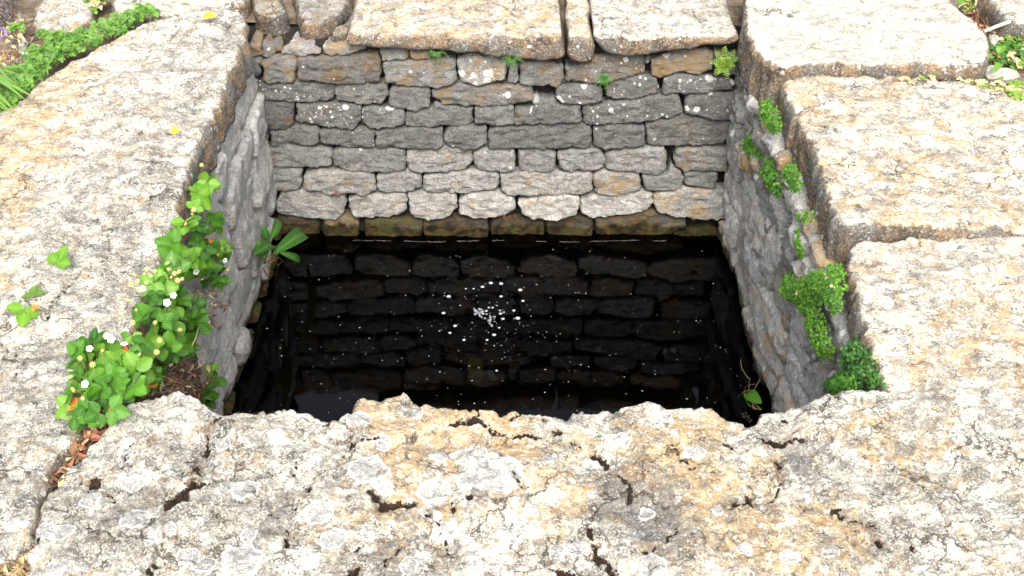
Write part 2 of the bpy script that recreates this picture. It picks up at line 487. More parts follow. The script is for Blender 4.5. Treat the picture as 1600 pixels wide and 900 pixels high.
# ------------------------------------------------------------------ ground
def ground():
    n = 60
    xs = np.r_[-60, -20, -8, -4, np.linspace(-2.2, 2.2, n), 4, 8, 20, 60]
    ys = np.r_[-40, -10, -3, 0, np.linspace(.9, 5.2, n), 8, 15, 30, 90, 200]
    X, Y = np.meshgrid(xs, ys); Pt = np.stack([X.ravel(), Y.ravel(), 0 * X.ravel()], 1)
    Z = .03 + .03 * fbm(Pt, 2.2, 4, 3) * (np.abs(Pt[:, 0]) < 3)
    V = np.c_[Pt[:, :2], Z]
    F = []; W = len(xs)
    for j in range(len(ys) - 1):
        for i in range(W - 1):
            cx, cy = (xs[i] + xs[i + 1]) / 2, (ys[j] + ys[j + 1]) / 2
            if -.80 < cx < .76 and 1.45 < cy < 3.16: continue
            F.append((j * W + i, j * W + i + 1, (j + 1) * W + i + 1, (j + 1) * W + i))
    tag(link_mesh('ground', mesh_from('ground', V, F), M['ground']), kind='structure')
ground()

# ------------------------------------------------------------------ back wall, traced stone by stone
S = .2625
C1 = (380, 0); C2 = (780, 0); C3 = (380, 200); C4 = (780, 200)
# (crop origin, outline, (brightness, rust, white, algae))
T = []
def st(c, pts, br=.55, ru=.1, wh=.15, al=0.0):
    br *= 1.08 if (c[1] == 0) else 1.5
    T.append(([(c[0] + x * S, c[1] + y * S) for x, y in pts], (br, ru, wh, al)))
st(C1, [(20,350),(60,345),(100,360),(105,440),(60,465),(20,455)], .45, .2)
st(C1, [(25,270),(100,275),(108,335),(60,350),(22,335)], .6, .8, .2)
st(C1, [(110,272),(232,280),(227,320),(150,356),(110,345)], .45, .5, .35)
st(C1, [(235,300),(290,278),(400,290),(460,310),(455,335),(330,345),(228,328)], .8, .6, .3)
st(C1, [(468,290),(600,280),(738,290),(722,312),(600,346),(468,335)], .75, .6, .4)
st(C1, [(102,375),(200,338),(312,335),(318,370),(310,480),(270,500),(190,505),(115,480),(125,430)], .55, .7, .1)
st(C1, [(322,350),(480,345),(600,347),(740,325),(800,310),(812,350),(818,440),(800,497),(600,507),(480,495),(322,482)], .42, .6, .25)
st(C1, [(805,308),(880,303),(980,308),(986,345),(960,368),(828,370)], .8, .5, .5)
st(C1, [(992,312),(1100,308),(1106,360),(1020,364),(990,345)], .8, .9, .1)
st(C1, [(830,385),(900,372),(1100,368),(1200,355),(1264,360),(1272,480),(1230,520),(1150,530),(960,520),(838,505)], .62, .45, .15)
st(C1, [(1275,365),(1350,338),(1500,350),(1568,378),(1562,480),(1500,502),(1400,515),(1300,492),(1278,450)], .85, .6, .7)
st(C1, [(62,485),(180,507),(310,492),(400,500),(538,510),(540,600),(500,618),(280,620),(120,602),(68,570)], .42, .15, .55)
st(C1, [(546,520),(700,508),(852,515),(860,580),(822,632),(700,630),(560,612),(545,570)], .5, .4, .35)
st(C1, [(874,538),(950,530),(1112,535),(1114,650),(1030,675),(950,660),(864,645)], .5, .1, .1)
st(C1, [(1122,555),(1250,520),(1300,505),(1400,525),(1600,520),(1722,515),(1730,610),(1600,642),(1400,645),(1200,640),(1122,590)], .55, .5, .3)
st(C1, [(42,598),(180,615),(302,622),(300,740),(250,770),(100,780),(45,745),(30,680)], .33, .2, .12)
st(C1, [(314,635),(400,622),(600,628),(700,638),(700,720),(660,768),(540,762),(400,750),(316,730)], .42, .25, .7)
st(C1, [(705,650),(760,645),(900,655),(952,662),(954,740),(900,770),(760,772),(704,740)], .5, .1, .65)
st(C1, [(960,692),(1020,680),(1120,655),(1140,625),(1200,648),(1362,658),(1366,740),(1330,768),(1100,770),(968,765)], .46, .05, .12)
st(C1, [(1374,650),(1500,645),(1610,645),(1614,745),(1560,760),(1378,747)], .5, .05, .1)
st(C1, [(78,790),(140,785),(147,840),(110,882),(78,880)], .5, .6, .1)
st(C1, [(152,792),(260,770),(300,755),(430,765),(447,790),(445,860),(400,882),(290,865),(240,882),(163,880)], .43, .05, .2)
st(C1, [(453,790),(500,775),(700,770),(777,785),(780,880),(740,892),(600,890),(453,872)], .43, .05, .3)
st(C1, [(785,790),(900,775),(1050,770),(1190,775),(1192,870),(1150,895),(1020,892),(790,885)], .43, .05, .1)
st(C1, [(1197,800),(1240,768),(1350,758),(1447,775),(1452,860),(1400,892),(1250,895),(1198,860)], .45, .05, .2)
st(C2, [(-64,790),(-20,765),(100,762),(200,750),(500,750),(552,765),(558,860),(520,892),(100,893),(-60,885)], .40, .05, .15)
st(C2, [(56,398),(116,388),(119,490),(95,510),(56,497)], .7, .2, .2)
st(C2, [(124,388),(250,368),(378,395),(382,490),(350,517),(200,512),(126,497)], .5, .4, .15)
st(C2, [(393,405),(540,385),(560,350),(720,335),(868,340),(871,440),(760,482),(600,500),(450,502),(393,480)], .48, .6, .3)
st(C2, [(908,370),(1000,340),(1100,310),(1230,303),(1282,330),(1272,430),(1200,452),(1080,437),(960,472),(906,460)], .62, .85, .25)
st(C2, [(870,345),(905,345),(902,380),(875,388)], .4, .3, .3)
st(C2, [(1285,300),(1400,325),(1462,315),(1455,440),(1350,465),(1280,440)], .35, .4, .15)
st(C2, [(333,530),(380,510),(580,510),(612,540),(622,612),(500,627),(360,617),(333,580)], .46, .3, .35)
st(C2, [(648,540),(660,500),(850,460),(942,480),(947,565),(860,592),(700,607),(648,590)], .45, .1, .4)
st(C2, [(973,490),(1050,452),(1200,457),(1340,480),(1402,500),(1397,545),(1300,557),(1100,567),(978,567)], .5, .15, .6)
st(C2, [(198,592),(235,588),(238,620),(200,627)], .9, .1, .7)
st(C2, [(93,662),(200,642),(230,600),(330,588),(350,628),(487,632),(492,725),(460,742),(250,742),(93,747)], .42, .15, .2)
st(C2, [(500,640),(600,630),(800,600),(950,575),(1072,575),(1092,670),(1050,697),(950,722),(750,742),(540,752),(502,730)], .42, .15, .5)
st(C2, [(1103,640),(1120,575),(1250,560),(1400,568),(1440,600),(1438,690),(1400,727),(1300,717),(1200,697),(1108,682)], .42, .1, .3)
st(C2, [(562,772),(620,760),(700,750),(862,760),(870,870),(840,892),(620,895),(562,872)], .42, .05, .15)
st(C2, [(878,752),(1000,720),(1090,690),(1200,710),(1382,735),(1388,840),(1330,872),(1150,880),(920,882),(876,860)], .43, .25, .15)
st(C3, [(72,140),(120,140),(127,178),(68,188)], .5, .7, .1)
st(C3, [(132,130),(250,112),(400,130),(500,135),(527,160),(523,240),(380,250),(160,237),(133,200)], .43, .05, .12)
st(C3, [(530,150),(600,130),(740,140),(850,135),(962,140),(967,260),(900,280),(750,267),(640,267),(533,237)], .42, .05, .1)
st(C3, [(968,150),(1080,140),(1200,115),(1290,135),(1364,145),(1362,230),(1320,272),(1200,274),(1050,282),(988,265),(968,210)], .56, .2, .12)
st(C3, [(1366,160),(1440,128),(1520,145),(1612,145),(1624,262),(1550,277),(1400,272),(1368,230)], .6, .2, .15)
st(C3, [(128,250),(250,240),(342,250),(350,340),(320,377),(200,387),(143,360),(128,300)], .5, .05, .05)
st(C3, [(356,290),(440,265),(560,262),(700,275),(782,285),(787,380),(740,404),(600,402),(400,377),(358,350)], .56, .35, .15)
st(C3, [(790,300),(850,285),(940,280),(980,262),(1040,285),(1062,310),(1064,380),(1000,392),(850,400),(808,387),(790,350)], .6, .1, .08)
st(C3, [(1068,300),(1200,287),(1370,270),(1500,280),(1522,290),(1524,350),(1500,380),(1300,402),(1120,397),(1068,372)], .64, .1, .08)
st(C3, [(188,460),(225,410),(205,395),(350,385),(500,390),(602,410),(610,470),(592,532),(540,557),(400,550),(250,542),(188,512)], .62, .05, .05)
st(C3, [(626,440),(680,415),(800,405),(962,400),(974,440),(970,500),(900,537),(780,552),(660,542),(627,490)], .70, .15, .1)
st(C3, [(980,410),(1100,400),(1267,410),(1274,480),(1232,532),(1120,557),(1020,547),(988,500)], .72, .12, .1)
st(C3, [(1280,440),(1350,410),(1480,392),(1600,425),(1621,450),(1618,490),(1560,525),(1440,547),(1350,547),(1290,512)], .80, .2, .1)
st(C3, [(193,558),(300,550),(440,560),(452,700),(300,720),(195,700)], .5, .6, 0, .85)
st(C3, [(466,570),(600,545),(682,570),(688,700),(600,720),(475,700)], .7, 1, 0, .6)
st(C3, [(718,575),(850,555),(1062,575),(1064,700),(900,720),(722,700)], .5, .6, 0, .85)
st(C3, [(1074,580),(1200,555),(1320,560),(1457,570),(1460,705),(1300,715),(1078,705)], .5, .5, 0, .85)
st(C3, [(1476,570),(1600,562),(1790,575),(1794,705),(1600,715),(1478,705)], .5, .6, 0, .85)
st(C4, [(116,150),(200,135),(312,140),(337,170),(334,265),(290,282),(180,282),(128,267),(114,220)], .52, .1, .1)
st(C4, [(348,160),(420,140),(560,135),(612,150),(630,200),(627,255),(560,270),(420,270),(358,247)], .5, .05, .12)
st(C4, [(633,180),(680,145),(850,125),(982,125),(1000,150),(997,270),(960,287),(850,282),(700,267),(637,257)], .54, .15, .12)
st(C4, [(1038,190),(1060,140),(1200,125),(1362,135),(1368,255),(1250,264),(1100,264),(1053,240)], .5, .4, .15)
st(C4, [(6,290),(150,275),(400,280),(542,275),(560,300),(557,385),(500,402),(300,414),(60,417),(12,385)], .66, .2, .08)
st(C4, [(566,290),(620,265),(700,270),(832,285),(842,320),(837,380),(720,407),(600,407),(566,380)], .6, .45, .15)
st(C4, [(858,300),(900,290),(1000,285),(1020,228),(1090,270),(1102,310),(1092,360),(1000,390),(880,387),(858,350)], .52, .05, .05)
st(C4, [(1103,275),(1200,268),(1302,275),(1307,320),(1282,382),(1230,382),(1108,352)], .48, .05, .1)
st(C4, [(113,450),(200,430),(350,412),(472,410),(480,460),(462,522),(350,554),(200,554),(128,512)], .95, .1, .1)
st(C4, [(483,450),(560,415),(720,405),(850,390),(912,410),(914,470),(880,507),(750,532),(560,547),(486,527)], .86, .1, .1)
st(C4, [(916,420),(1000,395),(1100,365),(1200,385),(1340,378),(1365,400),(1360,540),(1200,547),(1050,532),(940,502),(918,460)], .74, .35, .1)
st(C4, [(278,570),(400,558),(540,560),(562,600),(557,700),(400,715),(283,705)], .5, .6, 0, .8)
st(C4, [(578,575),(720,545),(830,535),(920,520),(1000,545),(1117,560),(1122,630),(1040,650),(1000,700),(800,712),(588,705)], .6, .7, 0, .7)
st(C4, [(1010,665),(1130,640),(1260,610),(1320,640),(1345,740),(1200,760),(1015,750)], .4, .4, 0, .95)

wall_b = empty('stone_wall', (-.03, YB + .06, -.9), 'dry stone wall of grey coursed blocks facing the viewer across the dark water', 'wall')
def box_mesh(name, lo, hi):
    x0, y0, z0 = lo; x1, y1, z1 = hi
    c = [(a + b) / 2 for a, b in zip(lo, hi)]
    V = [(x - c[0], y - c[1], z - c[2]) for z in (z0, z1) for x, y in ((x0, y0), (x1, y0), (x1, y1), (x0, y1))]
    F = [(3, 2, 1, 0), (4, 5, 6, 7), (0, 1, 5, 4), (1, 2, 6, 5), (2, 3, 7, 6), (3, 0, 4, 7)]
    return mesh_from(name, V, F, False), c
def box(name, lo, hi, mat, parent=None):
    me, c = box_mesh(name, lo, hi)
    return link_mesh(name, me, mat, parent, loc=c)
def grow(q, f):
    q = np.asarray(q, float); c = q.mean(0)
    d = q - c
    L = np.hypot(*d.T)
    return c + d * ((L + f) / L)[:, None]
for k, (px, tint) in enumerate(T):
    q = np.array([at_y(x, y, YB)[[0, 2]] for x, y in px])
    q = grow(q, .0006)
    hang = tint[3] > .3
    relief('stone', q, BACK, .11, .0048, R=.0060, amp=.0045, freq=20, seed=100 + k, mat=M['wall'], parent=wall_b, ch=0, edge_amp=.0024, edge_freq=45,
           pillow=.002, taper=.010, tilt=(rnd.uniform(-.04, .04), rnd.uniform(-.10, .0)), tint=tint, Rz=.0085, ridged=.012,
           hfun=(lambda P, D, o=rnd.uniform(-.006, .006) - (.014 if hang else 0): np.full(len(P), o)))
box('core', (XL - .15, YB + .055, -1.35), (XR + .15, YB + .20, .022), M['core'], wall_b)

def coursed(parent, frame, u0, u1, v_top, v_bot, ch_h=(.055, .085), wl=(.09, .22), seed=0, res=.007, tintf=None, R=.010, amp=.006, mask=None, out=0.0, ridged=.004, gap=.002):
    """rows of rough blocks between u0..u1 and v_bot..v_top"""
    r = random.Random(seed); v = v_top; k = 0
    while v > v_bot:
        h = r.uniform(*ch_h); u = u0 - r.uniform(0, .08)
        while u < u1:
            w = r.uniform(*wl)
            if not (mask and mask(u + w / 2, v - h / 2)):
                a, b = u + gap, u + w - gap
                jt = lambda s=.005: r.uniform(-s, s) * .55
                q = [(a + jt(), v - h + gap + jt(.004)), (a + w * .33, v - h + jt(.006)), (a + w * .66, v - h + jt(.006)), (b + jt(), v - h + gap + jt(.004)),
                     (b + jt(), v - h * .5), (b + jt(), v - gap + jt(.004)), (a + w * .66, v + jt(.006)), (a + w * .33, v + jt(.006)), (a + jt(), v - gap + jt(.004)), (a + jt(), v - h * .5)]
                relief('stone', q, frame, .10, res, R=R, amp=amp, freq=14, seed=seed * 1000 + k, mat=M['wall'], parent=parent, ch=1, edge_amp=.002,
                       pillow=.005, taper=.008, tilt=(r.uniform(-.08, .08), r.uniform(-.10, .10)), tint=(tintf or (lambda u, v, r: (.5, .1, .1, 0)))(u, v, r), ridged=ridged,
                       hfun=(lambda P, D, o=r.uniform(-1, 1) * (.012 if gap > .003 else .007) + out: np.full(len(P), o)))
                k += 1
            u += w
        v -= h
# below the water line the back wall goes on
coursed(wall_b, BACK, XL - .02, XR + .02, -.605, -1.25, seed=3, res=.012, wl=(.12, .26), tintf=lambda u, v, r: (.4, .2, 0, .9), ridged=0)

# ------------------------------------------------------------------ side and front walls
LEFT = (np.array([XL, 0, 0]), (0, 1, 0), (0, 0, 1), (1, 0, 0))
_d = np.array([.036, -1.43, 0]); _d /= np.linalg.norm(_d)
RIGHT = (np.array([.592 + .036 / 1.43 * 3.03, 0, 0]), _d, (0, 0, 1), (_d[1], -_d[0], 0))
FRONT = (np.array([0, YF, 0]), (-1, 0, 0), (0, 0, 1), (0, 1, 0))
wall_l = empty('stone_wall', (XL - .08, 2.3, -.9), 'grey rubble wall left of the water, smooth faced, with strawberry plants hanging over it', 'wall')
coursed(wall_l, LEFT, 1.60, YB - .01, .0, -.62, seed=11, ch_h=(.07, .14), wl=(.10, .28), R=.010, amp=.006, gap=.0055,
        tintf=lambda u, v, r: (r.uniform(1.15, 1.6), r.choice([.0, .0, .1, .3]), r.uniform(.05, .35), 0),
        mask=lambda u, v: u < 2.02 and v > -.12)
coursed(wall_l, LEFT, 1.60, YB - .01, -.61, -1.25, seed=12, res=.014, wl=(.15, .3), tintf=lambda u, v, r: (.4, .3, 0, .9), ridged=0)
box('core', (XL - .22, YF - .1, -1.35), (XL - .06, YB + .04, -.005), M['core'], wall_l)
wall_r = empty('stone_wall', (XR + .08, 2.3, -.9), 'rough rubble wall right of the water, brown streaked, with small green cushions in its joints', 'wall')
coursed(wall_r, RIGHT, -YB + .01, -1.60, .005, -.20, seed=21, ch_h=(.035, .075), wl=(.05, .15), R=.009, amp=.012, gap=.004, tintf=lambda u, v, r: (r.uniform(.5, 1.5), r.choice([.1, .3, .5, .8]), r.uniform(.15, .6), 0), ridged=.02)
coursed(wall_r, RIGHT, -YB + .01, -1.60, -.20, -.62, seed=23, ch_h=(.06, .11), wl=(.10, .24), R=.009, amp=.007, gap=.005,
        tintf=lambda u, v, r: (r.uniform(1.0, 1.6), r.choice([0, .1, .4]), r.uniform(.1, .45), 0), ridged=.012)
coursed(wall_r, RIGHT, -YB + .01, -1.60, -.61, -1.25, seed=22, res=.014, wl=(.15, .3), tintf=lambda u, v, r: (.5, .5, 0, .8), ridged=0)
box('core', (XR + .06, YF - .1, -1.35), (XR + .22, YB + .04, -.005), M['core'], wall_r)
wall_f = empty('stone_wall', (-.03, YF - .08, -.9), 'shaded stone wall under the near slab, on the viewer\'s side of the water', 'wall')
coursed(wall_f, FRONT, -XR, -XL, -.005, -1.25, seed=31, res=.014, tintf=lambda u, v, r: (r.uniform(.45, .6), .2, .1, 0), ridged=0)
box('core', (XL - .2, YF - .22, -1.35), (XR + .2, YF - .06, -.01), M['core'], wall_f)

# ------------------------------------------------------------------ coping slabs
def feats(px_list, z):
    return [([at_z(x, y, z)[:2] for x, y in pts], max(w * .9, 1.9) * .001) for pts, w in px_list]
MOSS = [([(147,757)],11),([(137,828)],10),([(262,785),(285,768),(300,750),(318,757)],11),([(313,742),(308,728)],6),([(318,712),(325,690),(335,665),(345,648)],4),
 ([(482,763)],7),([(462,795)],6),([(241,880),(232,892)],5),([(285,885)],3),([(350,640),(380,643),(420,640),(470,640)],5),([(248,868),(262,850)],1.6),([(455,745),(470,705)],1.6),
 ([(165,760),(180,795)],1.5),([(395,672)],4),([(508,664),(528,660)],6),([(690,662),(715,660),(740,652)],6),([(740,640),(752,655),(770,670),(795,680)],4),([(800,678),(825,677),(850,685)],4),
 ([(795,655),(830,645),(850,645)],4),([(845,648),(858,658)],3),([(862,672),(875,675)],4),([(890,690),(910,698)],4),([(925,708),(940,716),(952,730)],6),([(972,745),(983,765),(980,785)],6),
 ([(580,772),(600,790),(620,792),(640,788)],9),([(570,692),(588,688)],4),([(728,782),(738,785)],4),([(706,790),(708,812)],2.2),([(737,828)],4),
 ([(923,825),(928,855),(940,875),(965,897)],7),([(865,890),(895,893)],8),([(555,855),(570,850)],4),([(545,898),(556,886)],6),([(783,640)],3),
 ([(1190,682),(1215,692),(1247,688)],7),([(1192,700),(1215,722),(1222,750),(1212,775),(1190,785)],2.2),([(1152,788),(1170,780)],9),([(1255,790),(1280,800),(1310,808),(1330,815),(1365,820)],2.4),
 ([(1300,802),(1315,803)],5),([(1350,815),(1365,820)],5),([(1375,845)],8),([(1425,855)],5),([(1355,860),(1385,878),(1398,905)],1.5),([(1441,772),(1450,790)],3),([(1080,850)],4),([(1488,678)],4),
 ([(1240,620),(1260,627)],3),([(1305,622)],6),([(1225,655)],4),([(1160,640),(1175,652)],4),([(60,850),(58,800),(75,760)],2),
 ([(560,690),(545,700),(538,715)],1.2),([(660,800),(690,830),(700,860)],1.0),([(800,740),(820,770)],1.0),([(210,700),(190,740)],1.0),([(425,800),(450,830),(445,860)],1.1),
 ([(1050,700),(1075,735),(1120,745)],1.1),([(995,870),(1040,850),(1060,820)],1.2),([(630,850),(600,875),(610,900)],1.2),([(1130,690),(1145,700)],3)]
ROS = [(775,745,42),(733,712,28),(735,758,22),(680,773,26),(693,833,18),(798,835,18),(686,715,15),(596,698,15),(576,738,32),(870,860,14),(903,858,16),(1018,883,22),(1234,875,15),
 (1296,868,13),(1086,713,17),(213,813,24),(67,830,18),(100,830,15),(260,837,16),(293,873,17),(320,880,17),(377,873,32),(83,893,18),(383,770,22),(203,717,14),(143,783,17),(213,753,20),(388,833,13),
 (350,700,12),(640,880,16),(520,840,20),(745,880,14),(560,660,22),(1165,860,12),(1120,800,11),(970,690,16),(1040,660,13),(430,690,14),(500,800,24),(1010,800,12),(830,800,10),(860,720,12)]
PLATES = [([(880,640),(1000,628),(1150,640),(1195,680),(1190,700),(1215,740),(1205,765),(1160,780),(1060,775),(1000,760),(960,720),(910,690)], .007),
 ([(1120,850),(1150,795),(1220,775),(1290,802),(1330,850),(1390,872),(1390,915),(1130,915)], .006),
 ([(210,622),(300,622),(332,642),(340,660),(320,690),(310,740),(270,752),(130,757),(120,740),(150,690),(190,640)], .009),
 ([(350,660),(440,662),(460,708),(410,750),(330,742),(315,700)], .006),
 ([(555,625),(635,612),(690,640),(690,665),(640,690),(560,700),(500,690),(530,655)], .009),
 ([(460,700),(560,705),(600,760),(560,800),(430,820),(300,800),(330,760),(420,750)], .004),
 ([(60,790),(120,765),(165,770),(190,800),(250,840),(240,900),(70,915),(50,850)], .006),
 ([(270,800),(430,830),(470,870),(430,910),(260,910),(250,860)], .005),
 ([(1260,630),(1340,607),(1700,600),(1700,900),(1420,900),(1330,820),(1230,760),(1225,690)], .006),
 ([(640,700),(830,690),(900,740),(890,820),(760,850),(620,820),(590,750)], .004),
 ([(960,800),(1090,790),(1110,860),(1060,910),(960,905)], .005)]
OCH = [((640,700),130,.8),((800,690),110,.6),((1050,700),130,1),((640,830),110,.7),((860,780),90,.6),((1080,750),110,.9),((1250,850),130,1),((1400,680),140,.5),((590,640),60,1),((480,800),60,.6),
       ((700,660),80,.8),((380,735),40,.5),((1340,815),25,1.4),((1180,860),60,.9)]
GRY = [((1030,820),100,1),((1250,730),60,1),((300,700),130,.5),((420,800),120,.6),((970,760),60,1.1),((1370,860),70,.8),((180,810),110,.6),((620,880),80,.7),((1500,760),160,.2),((910,640),50,.3)]
ZF = .10
def front_maps(z):
    moss = feats(MOSS, z)
    ros = [(at_z(x, y, z)[:2], r * .00105) for x, y, r in ROS]
    pl = [(pz(p, z), h) for p, h in PLATES]
    blob = lambda L: [(at_z(*c, z)[:2], r * .001, a) for c, r, a in L]
    och, gry = blob(OCH), blob(GRY)
    def warp(P, a=.006, f=28):
        q = np.c_[P, np.zeros(len(P))]
        return P + np.stack([fbm(q, f, 4, 71), fbm(q, f, 4, 83)], 1) * a
    def mossf(P):
        Pw = warp(P, .007, 50); m = np.zeros(len(P))
        for pts, w in moss:
            pts = np.asarray(pts); lo, hi = pts.min(0) - w * 3 - .02, pts.max(0) + w * 3 + .02
            k = ((P > lo) & (P < hi)).all(1)
            if k.any():
                d = polyline_dist(Pw[k], pts) / np.clip(1 + 1.5 * fbm(np.c_[P[k], np.full(k.sum(), 3.3)], 60, 3, 21), .25, 2.2)
                m[k] = np.maximum(m[k], np.clip(1.25 - d / w, 0, 1))
        return m
    def rosf(P):
        Pw = warp(P, .006, 40); m = np.zeros(len(P))
        for c, r in ros:
            d = np.hypot(*(Pw - c).T)
            m = np.maximum(m, np.clip(1 - d / (r * 1.1), 0, 1))
        return m
    def hf(P, D):
        q = np.c_[P, np.zeros(len(P))]
        h = np.zeros(len(P)); Pw = warp(P, .010, 22)
        for poly, hh in pl:
            ins = inside(Pw, poly); d = seg_dist(Pw, poly, np.roll(poly, -1, 0))
            sd_ = np.where(ins, d, -d)
            h = h + hh * sstep(-.003, .005, sd_) * (1 + .25 * sstep(0, .06, sd_))
        f = fbm(q, 7, 5, 5, .55) * 3.2
        st_ = np.floor(f) + sstep(.75, 1, f - np.floor(f))
        h = h + .0042 * st_
        h = h + .0035 * fbm(q, 55, 4, 8, .6) + .0022 * fbm(q, 110, 3, 9, .6)
        m = mossf(P)
        h = h - .0065 * sstep(.1, .8, m)
        h = h + .0016 * sstep(.05, .15, rosf(P))
        pits = fbm(q, 38, 3, 33)
        h = h - .006 * sstep(.42, .62, pits)
        return h
    def af(P):
        Pw = warp(P, .03, 9)
        def bl(L):
            m = np.zeros(len(P))
            for c, r, a in L: m += a * np.exp(-((Pw - c) ** 2).sum(1) / (r * r) * 1.5)
            return m
        return dict(moss=mossf(P), ros=rosf(P), ochre=bl(och), grey=bl(gry))
    return hf, af
hf, af = front_maps(ZF)
front_px = [(52,850),(58,805),(75,765),(100,728),(150,690),(190,642),(212,624),(260,617),(302,622),(332,641),(350,648),(370,640),(400,643),(430,634),(480,645),(512,654),(545,648),(554,624),(600,619),(637,613),
            (655,630),(690,633),(740,640),(800,643),(870,650),(900,644),(950,637),(1000,634),(1050,637),(1090,637),(1130,643),(1160,652),(1180,648),(1202,632),(1262,624),(1325,608),(1400,605),(1600,603)]
fp = np.vstack([pz(front_px, ZF), [[1.35, 1.62], [1.35, .80], [-.62, .80], [-.66, 1.0], [-.69, 1.14]]])
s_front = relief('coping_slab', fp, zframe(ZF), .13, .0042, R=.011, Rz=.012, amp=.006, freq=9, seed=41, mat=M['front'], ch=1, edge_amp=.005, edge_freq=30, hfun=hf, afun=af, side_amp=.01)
tag(s_front, 'broad broken slab in the foreground covered with ring-shaped grey and white lichens', 'stone slab', 'coping slabs round the well')

def poly_feat(lines, z, depth=.01, extra=None, blob=None, ros=()):
    L = feats(lines, z)
    R_ = [(at_z(x, y, z)[:2], r * .0012) for x, y, r in ros]
    def m(P):
        q = np.c_[P, np.zeros(len(P))]
        Pw = P + np.stack([fbm(q, 45, 4, 12), fbm(q, 45, 4, 14)], 1) * .008
        v = np.zeros(len(P))
        for pts, w in L: v = np.maximum(v, np.clip(1.25 - polyline_dist(Pw, pts) / w, 0, 1))
        return v
    def hf_(P, D):
        h = -depth * sstep(.1, .7, m(P))
        if extra: h = h + extra(P, D)
        return h
    def af_(P):
        q = np.c_[P, np.zeros(len(P))]
        Pw = P + np.stack([fbm(q, 40, 4, 12), fbm(q, 40, 4, 14)], 1) * .005
        r_ = np.zeros(len(P))
        for c, r in R_: r_ = np.maximum(r_, np.clip(1 - np.hypot(*(Pw - c).T) / r, 0, 1))
        d = dict(moss=m(P), ros=r_)
        if blob: d.update(blob(P))
        return d
    return hf_, af_
def terr(f1, h1, seed, f2=50, h2=.003, dirx=1.0):
    def g(P, D):
        q = np.c_[P[:, 0] * dirx, P[:, 1], np.zeros(len(P))]
        f = fbm(q, f1, 5, seed, .55) * 3
        return h1 * (np.floor(f) + sstep(.6, 1, f - np.floor(f))) + h2 * fbm(q, f2, 4, seed + 5, .6)
    return g
# left slab
left_px = [(388,16),(386,45),(374,90),(352,145),(334,180),(316,215),(300,262),(286,320),(268,370),(245,405),(236,440),(205,500),(176,560),(150,640),(118,690),(96,722),(72,760),(48,840),(30,872),(-40,880),
           (-330,880),(-480,640),(-180,330),(0,182),(28,150),(52,126),(80,108),(112,92),(145,75),(178,58),(205,39),(250,27),(300,18),(340,14)]
lh, la = poly_feat([([(261,302),(237,308),(219,319),(200,332),(186,343)],2.2),([(184,345),(167,356)],2),([(230,385),(200,402),(167,395),(130,422),(92,452),(72,480)],1.5),([(100,452),(86,470)],4),([(28,540),(10,562)],5),
   ([(224,87)],6),([(236,118)],7),([(213,130)],5),([(164,145)],6),([(200,200)],6),([(170,178)],5),([(78,490),(66,500)],4),([(50,475)],3),([(125,505)],3),([(85,588)],2.5),([(95,170)],3),([(88,176)],3),([(230,180)],5),([(20,585)],4)],
   Z0, .008, terr(6, .0045, 61, dirx=.7), blob=lambda P: dict(ochre=.9 * sstep(-.85, -1.1, P[:, 0]), grey=.35 * sstep(-1.0, -.75, P[:, 0])))
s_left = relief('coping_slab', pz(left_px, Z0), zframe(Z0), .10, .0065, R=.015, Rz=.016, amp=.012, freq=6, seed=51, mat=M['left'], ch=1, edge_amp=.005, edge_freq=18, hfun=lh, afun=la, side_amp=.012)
tag(s_left, 'long speckled slab left of the water with a thin diagonal crack across it', 'stone slab', 'coping slabs round the well')
# right slabs
ZA, ZB, ZC = .125, .100, .080
A_px = [(1164,-40),(1163,10),(1166,45),(1176,75),(1200,96),(1228,106),(1300,101),(1400,98),(1500,101),(1535,98),(1549,80),(1545,58),(1528,38),(1500,14),(1480,-8),(1470,-40)]
ah, aa = poly_feat([([(1268,108)],2),([(1400,10)],1.5)], ZA, .005, terr(5, .003, 65))
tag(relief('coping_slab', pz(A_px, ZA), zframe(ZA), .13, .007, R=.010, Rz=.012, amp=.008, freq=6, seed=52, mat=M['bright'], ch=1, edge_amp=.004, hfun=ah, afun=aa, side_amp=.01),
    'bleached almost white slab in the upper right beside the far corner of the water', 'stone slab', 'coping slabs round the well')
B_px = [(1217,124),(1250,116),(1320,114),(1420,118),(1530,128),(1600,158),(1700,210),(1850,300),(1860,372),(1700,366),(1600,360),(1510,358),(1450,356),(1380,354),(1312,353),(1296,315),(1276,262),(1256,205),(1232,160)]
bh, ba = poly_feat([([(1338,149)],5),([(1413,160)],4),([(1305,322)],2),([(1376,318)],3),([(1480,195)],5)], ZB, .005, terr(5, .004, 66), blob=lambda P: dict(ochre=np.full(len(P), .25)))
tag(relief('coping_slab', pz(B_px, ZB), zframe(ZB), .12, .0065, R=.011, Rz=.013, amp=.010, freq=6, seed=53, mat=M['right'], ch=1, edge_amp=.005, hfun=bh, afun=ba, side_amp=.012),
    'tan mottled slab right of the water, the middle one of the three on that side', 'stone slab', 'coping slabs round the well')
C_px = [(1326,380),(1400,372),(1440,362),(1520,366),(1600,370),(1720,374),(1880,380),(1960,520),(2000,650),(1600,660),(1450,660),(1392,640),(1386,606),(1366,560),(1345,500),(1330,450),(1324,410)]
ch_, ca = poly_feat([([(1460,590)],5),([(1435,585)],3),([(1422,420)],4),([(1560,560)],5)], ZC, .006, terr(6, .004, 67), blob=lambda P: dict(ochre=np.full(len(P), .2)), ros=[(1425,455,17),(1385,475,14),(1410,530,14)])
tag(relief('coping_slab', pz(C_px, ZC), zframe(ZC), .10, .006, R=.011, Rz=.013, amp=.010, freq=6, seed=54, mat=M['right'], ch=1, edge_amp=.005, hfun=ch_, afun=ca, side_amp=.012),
    'pale tan slab right of the water with one small ring of lichen, nearest of the three on that side', 'stone slab', 'coping slabs round the well')

